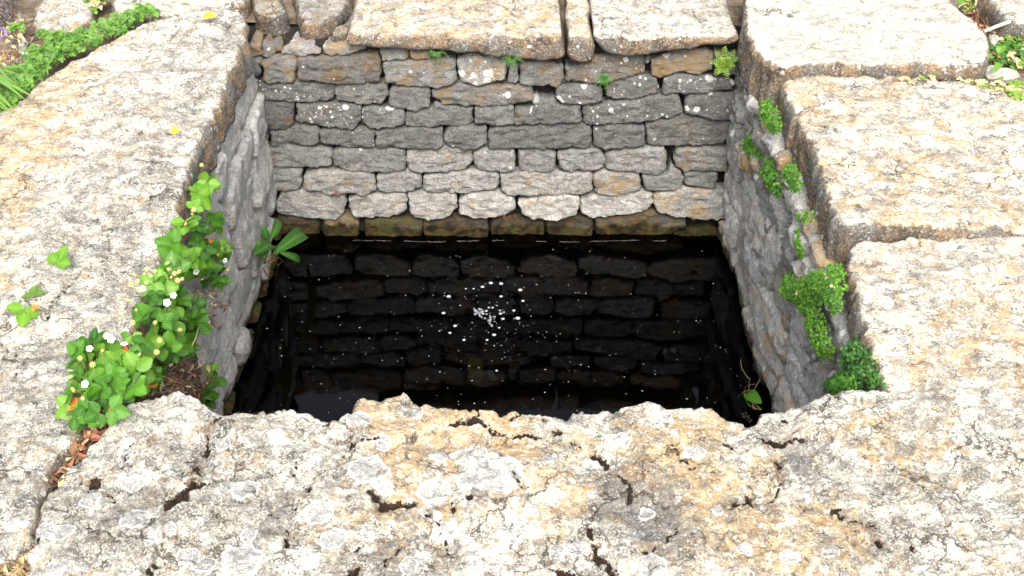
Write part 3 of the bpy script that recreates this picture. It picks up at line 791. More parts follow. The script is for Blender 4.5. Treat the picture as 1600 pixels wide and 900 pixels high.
def rock(px, z, thick, mat, seed, label, R=.02, res=.009, amp=.012, cat='stone', group=None):
    o = relief('rock', pz(px, z), zframe(z), thick, res, R=R, amp=amp, freq=9, seed=seed, mat=M[mat], ch=2, edge_amp=.006, edge_freq=18, side_amp=.012)
    return tag(o, label, cat, group)
# back copings: outline of the front face on the plane y = 3.00, run back 0.45 m
def back_coping(px, depth, label, tint_mat, seed, ytop_px=None, amp=.010, R=.02, y0=YB - .03, top=.085, bottom_bulge=.0, hx=None):
    q = np.array([at_y(x, y, y0)[[0, 2]] for x, y in px])
    q[:, 1] = np.minimum(q[:, 1], top)
    fr = (np.array([0, y0, 0]), (1, 0, 0), (0, 0, 1), (0, -1, 0))
    o = relief('coping_stone', q, fr, depth, .0075, R=R, Rz=R * .9, amp=amp, freq=9, seed=seed, mat=tint_mat, ch=2, edge_amp=.005, edge_freq=14, taper=.0, side_amp=.012, pillow=.004, hfun=hx)
    return tag(o, label, 'stone block', 'coping stones along the far edge')
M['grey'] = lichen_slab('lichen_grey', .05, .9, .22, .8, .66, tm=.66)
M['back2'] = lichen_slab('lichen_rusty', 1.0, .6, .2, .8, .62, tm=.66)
rock([(397,8),(394,-10),(392,-40),(434,-40),(440,-8),(445,8),(447,20),(438,27),(402,25),(395,20)], .074, .090, 'back2', 71, 'rusty orange coping block at the far left corner', R=.014, res=.005, cat='stone block', group='coping stones along the far edge')
rock([(464,14),(458,-6),(456,-44),(540,-46),(553,-8),(549,6),(532,20),(516,32),(496,38),(474,36),(464,26)], .068, .072, 'grey', 72, 'rounded grey coping boulder at the far edge, beside the rusty corner block', R=.026, res=.005, cat='stone block', group='coping stones along the far edge')
rock([(520,44),(538,34),(553,20),(558,4),(568,-14),(566,16),(552,40),(540,54),(518,58)], .040, .040, 'back2', 73, 'small brown wedge stone squeezed in between the grey boulder and the long slab', R=.008, res=.005, cat='stone block', group='coping stones along the far edge')
back_coping([(545,40),(560,10),(640,6),(760,8),(872,12),(882,30),(884,80),(880,96),(850,98),(790,92),(700,80),(600,80),(548,78),(538,70)], .48,
            'long thick orange-stained coping slab spanning the middle of the far edge', M['back'], 74, top=.074, R=.012)
back_coping([(888,30),(896,14),(916,14),(924,40),(926,82),(922,100),(892,100),(888,82)], .42, 'narrow upright coping stone wedged between the two long far slabs', M['back'], 75, top=.070, R=.010)
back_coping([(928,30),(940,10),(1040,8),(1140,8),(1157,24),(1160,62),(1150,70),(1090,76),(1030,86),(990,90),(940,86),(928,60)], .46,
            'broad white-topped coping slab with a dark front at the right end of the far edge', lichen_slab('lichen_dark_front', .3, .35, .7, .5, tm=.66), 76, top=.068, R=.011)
box('rubble_fill', (XL - .12, YB + .03, -.01), (XR + .12, YB + .28, .020), M['core'])
bpy.data.objects['rubble_fill']['label'] = 'dark earth packed beneath the coping stones along the far edge'
bpy.data.objects['rubble_fill']['category'] = 'earth fill'

# outlying stones
rock([(40,46),(58,2),(80,-40),(160,-40),(148,12),(134,44),(90,50)], .075, .12, 'right', 81, 'flat pinkish stone in the grass at the upper left')
rock([(172,-40),(172,4),(182,24),(240,26),(300,20),(386,10),(392,-40)], .085, .12, 'bright', 82, 'pale flat stone behind the far end of the left slab')
rock([(22,80),(30,62),(44,64),(52,80),(50,96),(36,100)], .07, .08, 'left', 83, 'small grey stone half buried at the edge of the grass, upper left', R=.012, res=.006)
rock([(28,98),(44,92),(50,104),(38,112)], .055, .06, 'left', 84, 'fist-sized grey stone just below the half buried one, upper left', R=.012, res=.006)
rock([(1515,-50),(1545,4),(1560,22),(1592,36),(1640,52),(1720,60),(1760,-50)], .12, .14, 'left', 85, 'dark pitted boulder in the top right corner')
rock([(1546,50),(1556,48),(1566,58),(1564,70),(1552,72),(1544,62)], .085, .06, 'bright', 86, 'small white stone beside the bare stick', R=.01, res=.005)
rock([(1566,76),(1576,74),(1580,84),(1570,90)], .07, .05, 'bright', 87, 'pale pebble among the weeds under the small white stone', R=.008, res=.005)
rock([(1536,102),(1560,100),(1590,108),(1600,120),(1570,124),(1540,116)], .075, .06, 'bright', 88, 'flat pale stone chip between the two right-hand weed patches', R=.008, res=.006)
rock([(1590,60),(1606,44),(1640,60),(1640,110),(1606,104)], .08, .09, 'bright', 89, 'white stone at the right margin above the weeds', R=.014, res=.007)

# ------------------------------------------------------------------ water
def water():
    s = NT('dark_water')
    tc = s.n('ShaderNodeTexCoord'); P = tc.outputs['Object']
    wv = s.n('ShaderNodeTexWave', wave_type='RINGS', rings_direction='SPHERICAL'); s.set(wv.inputs['Vector'], P)
    wv.inputs['Scale'].default_value = 14; wv.inputs['Distortion'].default_value = 2.5; wv.inputs['Detail'].default_value = 2
    ln = s.vmath('LENGTH', P); ln = [n for n in s.t.nodes if n.bl_idname == 'ShaderNodeVectorMath'][-1].outputs['Value']
    fall = s.step(ln, .34, .04)
    h = s.math('MULTIPLY', s.math('MULTIPLY', wv.outputs[1], fall), .045)
    h = s.math('ADD', h, s.math('MULTIPLY', s.noise(P, 7, 3, .5), .25))
    bn = s.n('ShaderNodeBump'); bn.inputs['Distance'].default_value = .004; bn.inputs['Strength'].default_value = .6
    s.set(bn.inputs['Height'], h)
    fr = s.n('ShaderNodeFresnel'); fr.inputs['IOR'].default_value = 1.33; s.t.links.new(bn.outputs[0], fr.inputs['Normal'])
    gl = s.n('ShaderNodeBsdfGlossy'); gl.inputs['Roughness'].default_value = .03; gl.inputs['Color'].default_value = (.68, .68, .71, 1); s.t.links.new(bn.outputs[0], gl.inputs['Normal'])
    tr = s.n('ShaderNodeBsdfTransparent'); tr.inputs[0].default_value = (.11, .105, .085, 1)
    mx = s.n('ShaderNodeMixShader'); s.t.links.new(fr.outputs[0], mx.inputs[0]); s.t.links.new(tr.outputs[0], mx.inputs[1]); s.t.links.new(gl.outputs[0], mx.inputs[2])
    o = s.n('ShaderNodeOutputMaterial'); s.t.links.new(mx.outputs[0], o.inputs['Surface'])
    return s.m
cW = at_z(758, 490, ZW)
def sheet(name, x0, x1, y0, y1, z, mat, org, nx=40, ny=40, f=None):
    xs = np.linspace(x0, x1, nx); ys = np.linspace(y0, y1, ny); X, Y = np.meshgrid(xs, ys)
    Zs = np.full(X.size, z) + (f(np.c_[X.ravel(), Y.ravel(), 0 * X.ravel()]) if f else 0)
    V = np.c_[X.ravel(), Y.ravel(), Zs] - org
    F = [(j * nx + i, j * nx + i + 1, (j + 1) * nx + i + 1, (j + 1) * nx + i) for j in range(ny - 1) for i in range(nx - 1)]
    return link_mesh(name, mesh_from(name, V, F), mat, loc=org)
tag(sheet('water', XL - .04, XR + .04, YF - .04, YB + .04, ZW, water(), cW), kind='structure')
tag(sheet('well_bottom', XL - .15, XR + .15, YF - .1, YB + .1, -1.15, simple('silt', (.02, .018, .010), (.09, .075, .035), 9, .95, .02), np.array([0, 2.3, -1.15]), f=lambda P: .06 * fbm(P, 5, 4, 2)), kind='structure')
c = at_z(742, 568, -.66)
q = np.array([(-.018, -.028), (.018, -.03), (.024, 0), (.02, .03), (-.016, .032), (-.024, .004)]) + c[:2]
tag(relief('sunken_stone', q, zframe(-.66), .05, .004, R=.008, amp=.004, seed=91, mat=M['ysub'], ch=2), 'yellow stone showing dimly under the water, below the floating bubbles', 'stone')
tag(relief('sunken_ledge', q * np.array([3.0, 1.6]) - c[:2] * np.array([2.0, .6]) , zframe(-.72), .30, .008, R=.02, amp=.01, seed=92, mat=M['wall'], ch=2, tint=(.3, .3, 0, 1)), 'dark rock on the well bottom that carries the yellow stone', 'stone')

# ------------------------------------------------------------------ small-mesh builders
class MB:
    def __init__(s): s.v = []; s.f = []; s.mi = []; s.a = []
    def add(s, V, F, mi=0, vein=None):
        o = len(s.v); s.v += [tuple(v) for v in V]; s.f += [tuple(i + o for i in f) for f in F]; s.mi += [mi] * len(F)
        s.a += list(vein) if vein is not None else [0.0] * len(V)
    def mesh(s, name, mats, org=None, smooth=True):
        V = s.v if org is None else [tuple(np.subtract(v, org)) for v in s.v]
        me = bpy.data.meshes.new(name); me.from_pydata(V, [], s.f)
        for m in mats: me.materials.append(m)
        me.polygons.foreach_set('material_index', s.mi)
        if smooth: me.polygons.foreach_set('use_smooth', [True] * len(s.f))
        at = me.attributes.new('vein', 'FLOAT', 'POINT'); at.data.foreach_set('value', np.asarray(s.a, np.float32))
        me.update(); return me
    def obj(s, name, mats, parent=None, org=None, smooth=True):
        if org is None: org = np.mean(np.array(s.v), 0)
        return link_mesh(name, s.mesh(name, mats, org, smooth), None, parent, loc=Vector(org))
    def tube(s, pts, r0, r1=None, sides=5, mi=0):
        r1 = r0 if r1 is None else r1
        pts = [np.asarray(p, float) for p in pts]; n = len(pts); V = []; F = []
        for i, p in enumerate(pts):
            t = pts[min(i + 1, n - 1)] - pts[max(i - 1, 0)]; t /= max(np.linalg.norm(t), 1e-9)
            a = np.cross(t, [0, 0, 1.0]); 
            if np.linalg.norm(a) < 1e-3: a = np.array([1.0, 0, 0])
            a /= np.linalg.norm(a); b = np.cross(t, a); r = r0 + (r1 - r0) * i / (n - 1)
            for k in range(sides):
                th = 2 * math.pi * k / sides; V.append(p + r * (math.cos(th) * a + math.sin(th) * b))
        for i in range(n - 1):
            for k in range(sides):
                k2 = (k + 1) % sides; F.append((i * sides + k, i * sides + k2, (i + 1) * sides + k2, (i + 1) * sides + k))
        F.append(tuple(range(sides))[::-1]); F.append(tuple((n - 1) * sides + k for k in range(sides)))
        s.add(V, F, mi)
    def blade(s, A, B, w, N, sag=.1, n=5, mi=0, prof=None, fold=.15, cross=3):
        """a leaf blade from A to B, width w, facing N, arched by sag"""
        A, B, N = [np.asarray(x, float) for x in (A, B, N)]
        T_ = B - A; L = np.linalg.norm(T_); T_ /= L; S_ = np.cross(T_, N); S_ /= max(np.linalg.norm(S_), 1e-9); Nn = np.cross(S_, T_)
        V = []; F = []; ve = []
        for i in range(n + 1):
            t = i / n; wd = w * .5 * (prof(t) if prof else max(.04, (1 - t) ** .6 * min(1, .35 + 3 * t)))
            c0 = A + T_ * L * t + Nn * (L * sag * math.sin(math.pi * t))
            for k in range(cross):
                x = -1 + 2 * k / (cross - 1)
                V.append(c0 + S_ * wd * x + Nn * wd * fold * abs(x)); ve.append(1.0 if abs(x) < .01 else 0.0)
        for i in range(n):
            for k in range(cross - 1):
                a = i * cross + k; F.append((a, a + 1, a + cross + 1, a + cross))
        s.add(V, F, mi, ve)
def curve(A, B, lift, n=6, sag=(0, 0, 1)):
    A, B = np.asarray(A, float), np.asarray(B, float); sag = np.asarray(sag, float)
    return [A + (B - A) * t + sag * lift * math.sin(math.pi * t) for t in np.linspace(0, 1, n)]
def blob(mb, c, r, mi=0, seg=8, rings=5, sq=(1, 1, 1), half=False):
    V = []; F = []
    th1 = math.pi / 2 if half else math.pi
    for i in range(rings + 1):
        th = th1 * i / rings
        for k in range(seg):
            ph = 2 * math.pi * k / seg
            V.append((c[0] + r * sq[0] * math.sin(th) * math.cos(ph), c[1] + r * sq[1] * math.sin(th) * math.sin(ph), c[2] + r * sq[2] * math.cos(th)))
    for i in range(rings):
        for k in range(seg):
            k2 = (k + 1) % seg; F.append((i * seg + k, (i + 1) * seg + k, (i + 1) * seg + k2, i * seg + k2))
    mb.add(V, F, mi)

# ------------------------------------------------------------------ strawberry leaves and flowers (shared meshes)
def leaflet(mb, L, W, ang, r, base=(0, 0, 0), cup=.18):
    n, cr = 14, 7
    ca_, sa_ = math.cos(ang), math.sin(ang); V = []; ve = []
    bend = r.uniform(.1, .35)
    for i in range(n + 1):
        t = i / n
        wd = W * .5 * math.sin(math.pi * min(1, (t * .93 + .04)) ** .85) ** .75
        tooth = (.14 if i % 2 else -.07)
        for k in range(cr):
            x = -1 + 2 * k / (cr - 1); e = abs(x)
            ww = wd * (1 + (tooth if e > .9 else 0))
            px_, py_ = x * ww, L * (t + (.03 if (e > .9 and i % 2) else 0)) + L * .03 - L * .10 * e * (0 if e < .5 else 1) * 0
            z = cup * W * e ** 1.5 * .5 - bend * L * (t - .3) ** 2 * .6 + (.020 * L * math.cos(i * math.pi) * e)
            V.append((base[0] + px_ * ca_ + py_ * sa_, base[1] - px_ * sa_ + py_ * ca_, base[2] + z))
            ve.append(1.0 if e < .01 else (.45 if (i % 2 == 0 and e < .9) else 0))
    F = [(i * cr + k, i * cr + k + 1, (i + 1) * cr + k + 1, (i + 1) * cr + k) for i in range(n) for k in range(cr - 1)]
    mb.add(V, F, 0, ve)
def straw_leaf(seed, mat):
    r = random.Random(seed); mb = MB()
    L = .034
    leaflet(mb, L, L * .80, 0, r)
    leaflet(mb, L * .9, L * .72, math.radians(r.uniform(68, 88)), r)
    leaflet(mb, L * .9, L * .72, -math.radians(r.uniform(68, 88)), r)
    return mb.mesh('leaf', [mat])
LEAF = [straw_leaf(i, M['leaf']) for i in range(5)]
LEAFY = [straw_leaf(20 + i, M['leafy']) for i in range(2)]
LEAFR = [straw_leaf(30, M['red'])]
def flower_mesh():
    mb = MB()
    for k in range(5):
        a = 2 * math.pi * k / 5; d = np.array([math.cos(a), math.sin(a), 0])
        mb.blade(d * .0012, d * .0078 + np.array([0, 0, .001]), .0078, (0, 0, 1), .10, 4, 0, prof=lambda t: [.3, .9, 1, .85, .3][min(4, int(round(t * 4)))], fold=.15)
        a += math.pi / 5; d = np.array([math.cos(a), math.sin(a), -.1]); mb.blade(d * .001, d * .0065, .003, (0, 0, 1), 0, 3, 2)
    blob(mb, (0, 0, .0005), .0026, 1, 8, 4, (1, 1, .8))
    return mb.mesh('flower', [M['petal'], M['pollen'], M['leaf']])
def spent_mesh():
    mb = MB()
    for k in range(9):
        a = 2 * math.pi * k / 9; d = np.array([math.cos(a), math.sin(a), .25])
        mb.blade(d * .001, d * .0078, .0030, (0, 0, 1), .08, 3, 0)
    blob(mb, (0, 0, .001), .0030, 1, 7, 4)
    return mb.mesh('spent_flower', [M['sepal'], M['pollen']])
FLO, SPENT = flower_mesh(), spent_mesh()
toC = np.array([0, -.45, .75])
def facing(spread, r, bias=toC):
    n = np.asarray(bias, float) / np.linalg.norm(bias) + np.array([r.gauss(0, spread), r.gauss(0, spread), r.gauss(0, spread)])
    n /= np.linalg.norm(n); return n
def orient(N, spin):
    q = Vector(N).to_track_quat('Z', 'Y')
    return (q.to_matrix() @ Matrix.Rotation(spin, 3, 'Z')).to_euler()
def surf(px, py, lift=.02, xw=XL):
    """point of the left wall / left slab surface seen at a pixel, lifted a little"""
    p = at_x(px, py, xw + .025 + lift)
    if p[2] > Z0: p = at_z(px, py, Z0 + .008 + lift)
    return p
def strawberry(base_px, regions, n, seed, label, flowers=(), spent=(), reds=(), size=1.0, young=.2, mind=.017, lift=(.0, .035), group='wild strawberry plants', fixed=None):
    r = random.Random(seed)
    base = surf(*base_px, lift=-.015)
    root = empty('strawberry_plant', Vector(base), label, 'plant', group)
    pts = []; tries = 0
    if fixed:
        for (x, y, sc, sp) in fixed: pts.append((surf(x, y, r.uniform(*lift)), sc, sp))
    while len(pts) < n and tries < n * 60:
        tries += 1
        cx, cy, rx, ry = r.choices(regions, [q[2] * q[3] for q in regions])[0]
        a = r.uniform(0, 2 * math.pi); d = math.sqrt(r.random()); x, y = cx + rx * d * math.cos(a), cy + ry * d * math.sin(a)
        p = surf(x, y, r.uniform(*lift))
        if all(np.linalg.norm(p - q[0]) > mind for q in pts): pts.append((p, r.uniform(.55, 1.12), None))
    def stalk(p, w=.0007, m='stalk'):
        mb = MB(); mid = (base + p) / 2
        mb.tube(curve(base + np.array([r.uniform(-.01, .01), r.uniform(-.01, .01), 0]), p, -.01 + .02 * r.random(), 6), w, w * .7, 4)
        mb.obj('stalk', [M[m]], root)
    for p, sc, spin in pts:
        me = r.choice(LEAFY) if r.random() < young else r.choice(LEAF)
        o = link_mesh('leaf', me, None, root, loc=Vector(p), rot=orient(facing(.46, r), r.uniform(0, 6.28) if spin is None else spin))
        o.scale = (sc * size,) * 3
        if np.linalg.norm(p - base) < .14: stalk(p)
    for (x, y) in flowers:
        p = surf(x, y, lift[1] + .012)
        o = link_mesh('flower', FLO, None, root, loc=Vector(p), rot=orient(facing(.22, r), r.uniform(0, 6))); o.scale = (r.uniform(.75, .95),) * 3
        stalk(p, .0005)
    for (x, y) in spent:
        p = surf(x, y, lift[1] + .01)
        o = link_mesh('spent_flower', SPENT, None, root, loc=Vector(p), rot=orient(facing(.4, r), r.uniform(0, 6))); o.scale = (r.uniform(.5, .85),) * 3
        stalk(p, .0005, 'redst')
    for (x, y, sc) in reds:
        p = surf(x, y, lift[0] + .008)
        o = link_mesh('withered_leaf', LEAFR[0], None, root, loc=Vector(p), rot=orient(facing(.4, r), r.uniform(0, 6))); o.scale = (sc,) * 3
        tag(o, 'red and orange withered leaf')
    return root
strawberry((322, 330), [(327, 278, 12, 10), (318, 300, 9, 14), (312, 322, 10, 10)], 9, 201, 'uppermost strawberry plant hanging over the left wall, three broad light leaves at its top', spent=[(315, 258), (303, 328)], young=.5, size=1.0, mind=.015, lift=(0, .02),
           fixed=[(328, 282, 1.1, 3.0), (318, 303, .95, 2.4)])
strawberry((312, 400), [(300, 350, 14, 14), (304, 372, 16, 14), (336, 352, 10, 14), (318, 385, 14, 12)], 20, 202, 'strawberry plant with one orange leaf, halfway down the left wall edge', spent=[(300, 335), (291, 350)], reds=[(315, 365, .35), (326, 375, .3)], size=.85, mind=.014, lift=(0, .02))
strawberry((330, 440), [(335, 395, 18, 14), (325, 425, 24, 18), (345, 438, 16, 14), (305, 415, 12, 10)], 22, 203, 'strawberry plant spreading furthest right across the grey left wall', flowers=[(352, 407), (307, 425)], spent=[(346, 388), (340, 398), (356, 422), (316, 437)], size=.8, mind=.016, lift=(0, .014))
strawberry((250, 440), [(280, 395, 18, 14), (285, 415, 16, 10), (255, 440, 26, 14)], 18, 204, 'strawberry plant thick with yellowish spent flowers, above the big clump',
           spent=[(267, 404), (264, 420), (273, 427), (280, 425), (268, 433), (278, 438), (236, 432), (226, 428), (215, 440), (228, 442), (262, 412), (285, 436), (205, 445), (218, 452), (242, 424), (230, 420), (210, 430)], flowers=[(223, 451)], young=.45, mind=.014)
BIG = strawberry((245, 580), [(250, 470, 40, 22), (255, 515, 60, 30), (240, 560, 60, 34), (295, 490, 28, 30), (285, 540, 24, 32), (215, 590, 46, 22)], 74, 205, 'largest strawberry clump with open white flowers, spilling over the left slab beside the water', size=.88,
           flowers=[(271, 462), (261, 473), (194, 538), (167, 525), (174, 530)], spent=[(212, 484), (208, 504), (243, 504), (281, 516), (218, 555), (245, 550), (250, 532), (188, 498), (200, 470)],
           reds=[(201, 546, .8), (194, 569, .7), (229, 603, .7), (272, 424, .3)], mind=.015, lift=(.002, .034))
strawberry((160, 630), [(150, 560, 40, 26), (150, 600, 44, 26), (150, 640, 30, 26), (115, 645, 14, 10), (185, 600, 24, 24)], 64, 206, 'lowest strawberry clump at the slab joint, with red stalks below it', size=.82,
           flowers=[(133, 600), (140, 545)], spent=[(115, 608), (130, 622), (125, 560), (145, 570), (110, 590), (160, 548)], reds=[(122, 635, .6), (125, 650, .6), (170, 648, .5), (150, 590, .5)], mind=.014, lift=(.0, .035))
strawberry((345, 600), [(338, 588, 8, 8)], 2, 207, 'lone small strawberry sprig against the grey left wall near the front slab', fixed=[(340, 590, .9, 2.6), (332, 580, .7, 1.0)], lift=(0, .01), mind=.01)
strawberry((320, 625), [(318, 620, 16, 10)], 5, 208, 'shaded strawberry leaves low in the gap beside the front slab', lift=(-.01, .005), mind=.012)
for (bx, by, fx, lab) in (((92), 425, [(90, 410, 1.0, .2)], 'single three-part strawberry leaf growing from the crack in the left slab'),
                          ((48), 478, [(38, 484, .95, 2.2), (52, 462, .7, .3)], 'pale strawberry seedling with a reddish stem, lower of the two on the left slab')):
    strawberry((bx, by), [(bx, by, 3, 3)], len(fx), 209 + bx, lab, fixed=fx, young=1.0, lift=(.006, .02), reds=[(bx + 8, by + 4, .25)] if bx < 60 else ())
# the runner: a thin red stem
mb = MB(); mb.tube([surf(255, 588, .03), surf(285, 600, .035), surf(310, 622, .03), surf(326, 638, .02)], .0012, .0008, 5)
tag(mb.obj('runner', [M['redst']], BIG), 'thin red runner')
mb = MB(); mb.tube([surf(313, 505, .03), surf(305, 530, .035), surf(297, 545, .03), surf(294, 566, .02)], .0014, .0010, 5)
tag(mb.obj('dry_stem', [M['straw']], BIG), 'bare pale dry stem')

# soil and litter behind the plants
def soil():
    n, m = 60, 30; V = []; F = []
    ys = np.linspace(1.42, 2.14, n); ts = np.linspace(0, 1, m)
    prof = np.array([(-.80, .06), (-.71, .05), (-.675, .0), (-.655, -.12), (-.640, -.24), (-.665, -.32), (-.72, -.34)])
    pt = np.linspace(0, 1, len(prof))
    for y in ys:
        e = min(1, (2.14 - y) / .15)
        for t in ts:
            x = np.interp(t, pt, prof[:, 0]) - (1 - e) * .05; z = np.interp(t, pt, prof[:, 1]); V.append((x, y, z))
    V = np.array(V); V[:, 0] += .012 * fbm(V, 22, 4, 5); V[:, 2] += .012 * fbm(V, 22, 4, 6)
    for i in range(n - 1):
        for j in range(m - 1):
            a = i * m + j; F.append((a, a + m, a + m + 1, a + 1))
    c = V.mean(0)
    tag(link_mesh('soil', mesh_from('soil', V - c, F), M['soil'], loc=Vector(c)), kind='structure')
soil()
def litter(name, regs, n, seed, mats, label, pf, L=(.008, .022)):
    r = random.Random(seed); mb = MB()
    for _ in range(n):
        cx, cy, rx, ry = r.choices(regs, [q[2] * q[3] for q in regs])[0]
        a = r.uniform(0, 6.28); d = math.sqrt(r.random()); p = pf(cx + rx * d * math.cos(a), cy + ry * d * math.sin(a), r.uniform(0, .012))
        dr = np.array([r.gauss(0, 1), r.gauss(0, 1), r.gauss(0, .6)]); dr /= np.linalg.norm(dr); l = r.uniform(*L)
        if r.random() < .45: mb.tube(curve(p - dr * l, p + dr * l, r.uniform(-.004, .006), 4), .0006, .0004, 3, r.randrange(len(mats)))
        else: mb.blade(p - dr * l * .5, p + dr * l * .5, l * r.uniform(.25, .6), facing(.5, r), r.uniform(-.3, .3), 3, r.randrange(len(mats)), fold=r.uniform(-.4, .6))
    o = mb.obj(name, [M[m] for m in mats]); tag(o, label, 'litter', kind='stuff'); return o
litter('leaf_litter', [(320, 470, 26, 18), (300, 500, 26, 20), (290, 590, 44, 32), (240, 612, 40, 12), (325, 500, 16, 14), (345, 470, 16, 14)], 520, 301, ['litter', 'twig', 'litter', 'straw'], 'brown dead leaves and twigs under the strawberry plants', lambda x, y, l: surf(x, y, l + .0))
litter('leaf_litter', [(150, 665, 24, 22), (120, 700, 16, 20), (95, 735, 12, 20), (185, 655, 18, 14)], 260, 302, ['straw', 'litter', 'redst', 'litter'], 'dry reddish stalks and roots filling the joint at the lower left', lambda x, y, l: at_z(x, y, Z0 - .015 + l), L=(.01, .035))
litter('leaf_litter', [(1270, 112, 50, 5), (1330, 110, 40, 4)], 90, 303, ['litter', 'red', 'straw'], 'rust-brown litter caught in the joint below the bleached slab', lambda x, y, l: at_z(x, y, .095 + l * .4), L=(.005, .014))
litter('leaf_litter', [(1525, 30, 26, 16), (1550, 50, 30, 18), (1580, 70, 24, 20)], 420, 304, ['litter', 'straw', 'litter', 'redst'], 'rusty dead grass and needles in the hollow at the upper right', lambda x, y, l: at_z(x, y, .055 + l), L=(.008, .03))
litter('leaf_litter', [(30, 50, 26, 26), (20, 90, 24, 16), (60, 70, 40, 10)], 300, 305, ['litter', 'straw', 'twig'], 'brown and straw-coloured debris at the foot of the dark shrub', lambda x, y, l: at_z(x, y, .06 + l), L=(.01, .03))
litter('dry_grass', [(50, 885, 30, 20), (20, 880, 30, 14), (35, 905, 50, 20)], 360, 306, ['straw', 'straw', 'litter'], 'dry yellow grass tuft in the bottom left corner', lambda x, y, l: at_z(x, y, .065 + l * 1.5), L=(.012, .035))
# moss lumps lodged in the cracks of the front slab
mb = MB(); r = random.Random(5)
for pts, w in feats([m for m in MOSS if m[1] >= 4], ZF):
    pts = np.asarray(pts)
    for k in range(int(8 + w * 2600 * max(1, len(pts) - 1))):
        i = r.randrange(max(1, len(pts) - 1)); t = r.random(); p = pts[i] + (pts[min(i + 1, len(pts) - 1)] - pts[i]) * t
        p = p + np.array([r.gauss(0, w * .6), r.gauss(0, w * .5)])
        blob(mb, (p[0], p[1], ZF - .006 + r.uniform(-.004, .003)), r.uniform(.0008, .0022), 0, 5, 3, (1, 1, .8))
tag(mb.obj('moss', [M['dmoss']]), 'dark brown moss packed into the pits and cracks of the foreground slab', 'moss', kind='stuff')

# ------------------------------------------------------------------ green cushions of tiny leaves on the right wall
def cushion(px_poly, label, seed, mat='tiny', r_leaf=.0027, dens=.72, bulge=.024, plane=XR - .012, group='green cushion plants on the right wall', rusty=.02):
    r = random.Random(seed)
    Q = [at_x(x, y, plane) for x, y in px_poly]
    P2 = np.array([(q[1], q[2]) for q in Q]); lo, hi = P2.min(0), P2.max(0)
    A = abs(area(P2)); n = int(dens * A / (r_leaf ** 2 * .9)); mb = MB(); cnt = 0
    g = np.random.default_rng(seed); cand = lo - .008 + g.random((n * 6, 2)) * (hi - lo + .016)
    w3 = np.c_[cand * 70, np.ones(len(cand))]
    cw = cand + np.stack([fbm(w3, 1, 2, 1), fbm(w3, 1, 2, 2)], 1) * .015
    ok = inside(cw, P2); dist = seg_dist(cw, P2, np.roll(P2, -1, 0))
    ok |= (dist < .007) & (g.random(len(cand)) < .12)
    dist = np.where(inside(cw, P2), dist, 0)
    for p, d in list(zip(cand[ok], dist[ok]))[:n]:
        p = p[None, :]
        lum = .6 + .6 * fbm(np.c_[p, [[seed]]], 45, 2, 3)[0]
        off = bulge * min(1, d / .02) ** .6 * lum
        o_ = off * (1 - .6 * r.random() ** 2)
        c0 = np.array([plane - o_, p[0, 0], p[0, 1] + .004 * r.random()])
        N = facing(.5, r, (-.5, -.35, .6)); 
        a = np.cross(N, [0, 0, 1.0]); a /= np.linalg.norm(a); b = np.cross(N, a); R_ = r_leaf * r.uniform(.6, 1.15)
        V = [c0 + N * R_ * .3]; k6 = 6; ph = r.random() * 6
        for k in range(k6):
            th = ph + 2 * math.pi * k / k6; V.append(c0 + R_ * (math.cos(th) * a + 1.0 * math.sin(th) * b))
        mi = 1 if r.random() < rusty else (2 if r.random() < .3 else 0)
        mb.add(V, [(0, 1 + k, 1 + (k + 1) % k6) for k in range(k6)], mi)
        cnt += 1
    # the dark mat of stems beneath
    q = P2
    o = mb.obj('cushion_plant', [M[mat], M['sepal'], M['tinyd' if mat == 'tiny' else 'dock']], smooth=True)
    return tag(o, label, 'plant', group)
cushion([(1190,165),(1203,158),(1216,178),(1222,203),(1208,206),(1194,190)], 'bright green cushion highest on the right wall, close under the slab edge', 401)
cushion([(1165,222),(1178,205),(1188,215),(1193,245),(1186,258),(1170,250),(1160,238)], 'green cushion nearest the far corner on the right wall', 402)
cushion([(1195,248),(1208,250),(1216,275),(1222,305),(1212,308),(1200,285)], 'slender green cushion strip just right of and below the corner one', 403)
cushion([(1228,262),(1242,258),(1252,280),(1253,298),(1240,298),(1230,282)], 'green cushion touching the edge of the middle right slab', 404)
cushion([(1244,338),(1262,332),(1274,340),(1264,346),(1248,344)], 'thin flat green sprig below the middle right slab', 405, r_leaf=.003, bulge=.012)
cushion([(1238,362),(1246,358),(1254,385),(1256,400),(1246,396)], 'tiny green tuft above the largest cushion', 406, r_leaf=.003, bulge=.012)
cushion([(1224,438),(1240,432),(1252,444),(1264,432),(1290,424),(1304,418),(1320,422),(1322,455),(1316,486),(1300,486),(1294,462),(1282,475),(1286,500),(1298,525),(1305,548),(1298,560),(1284,560),(1272,525),(1262,490),(1250,474),(1232,472)],
        'largest spreading green cushion plant in the middle of the right wall', 407, bulge=.03)
cushion([(1338,528),(1348,535),(1364,560),(1378,590),(1384,606),(1345,612),(1296,616),(1300,592),(1322,585),(1330,560)], 'darker green leafy cushion wedged between right wall and nearest slab', 408, mat='tinyd', r_leaf=.0032, bulge=.035, plane=XR + .004)
cushion([(1298,600),(1325,590),(1340,600),(1330,612),(1300,614)], 'feathery light green moss beside the darker cushion, low on the right wall', 409, r_leaf=.0022, bulge=.03, plane=XR - .03)

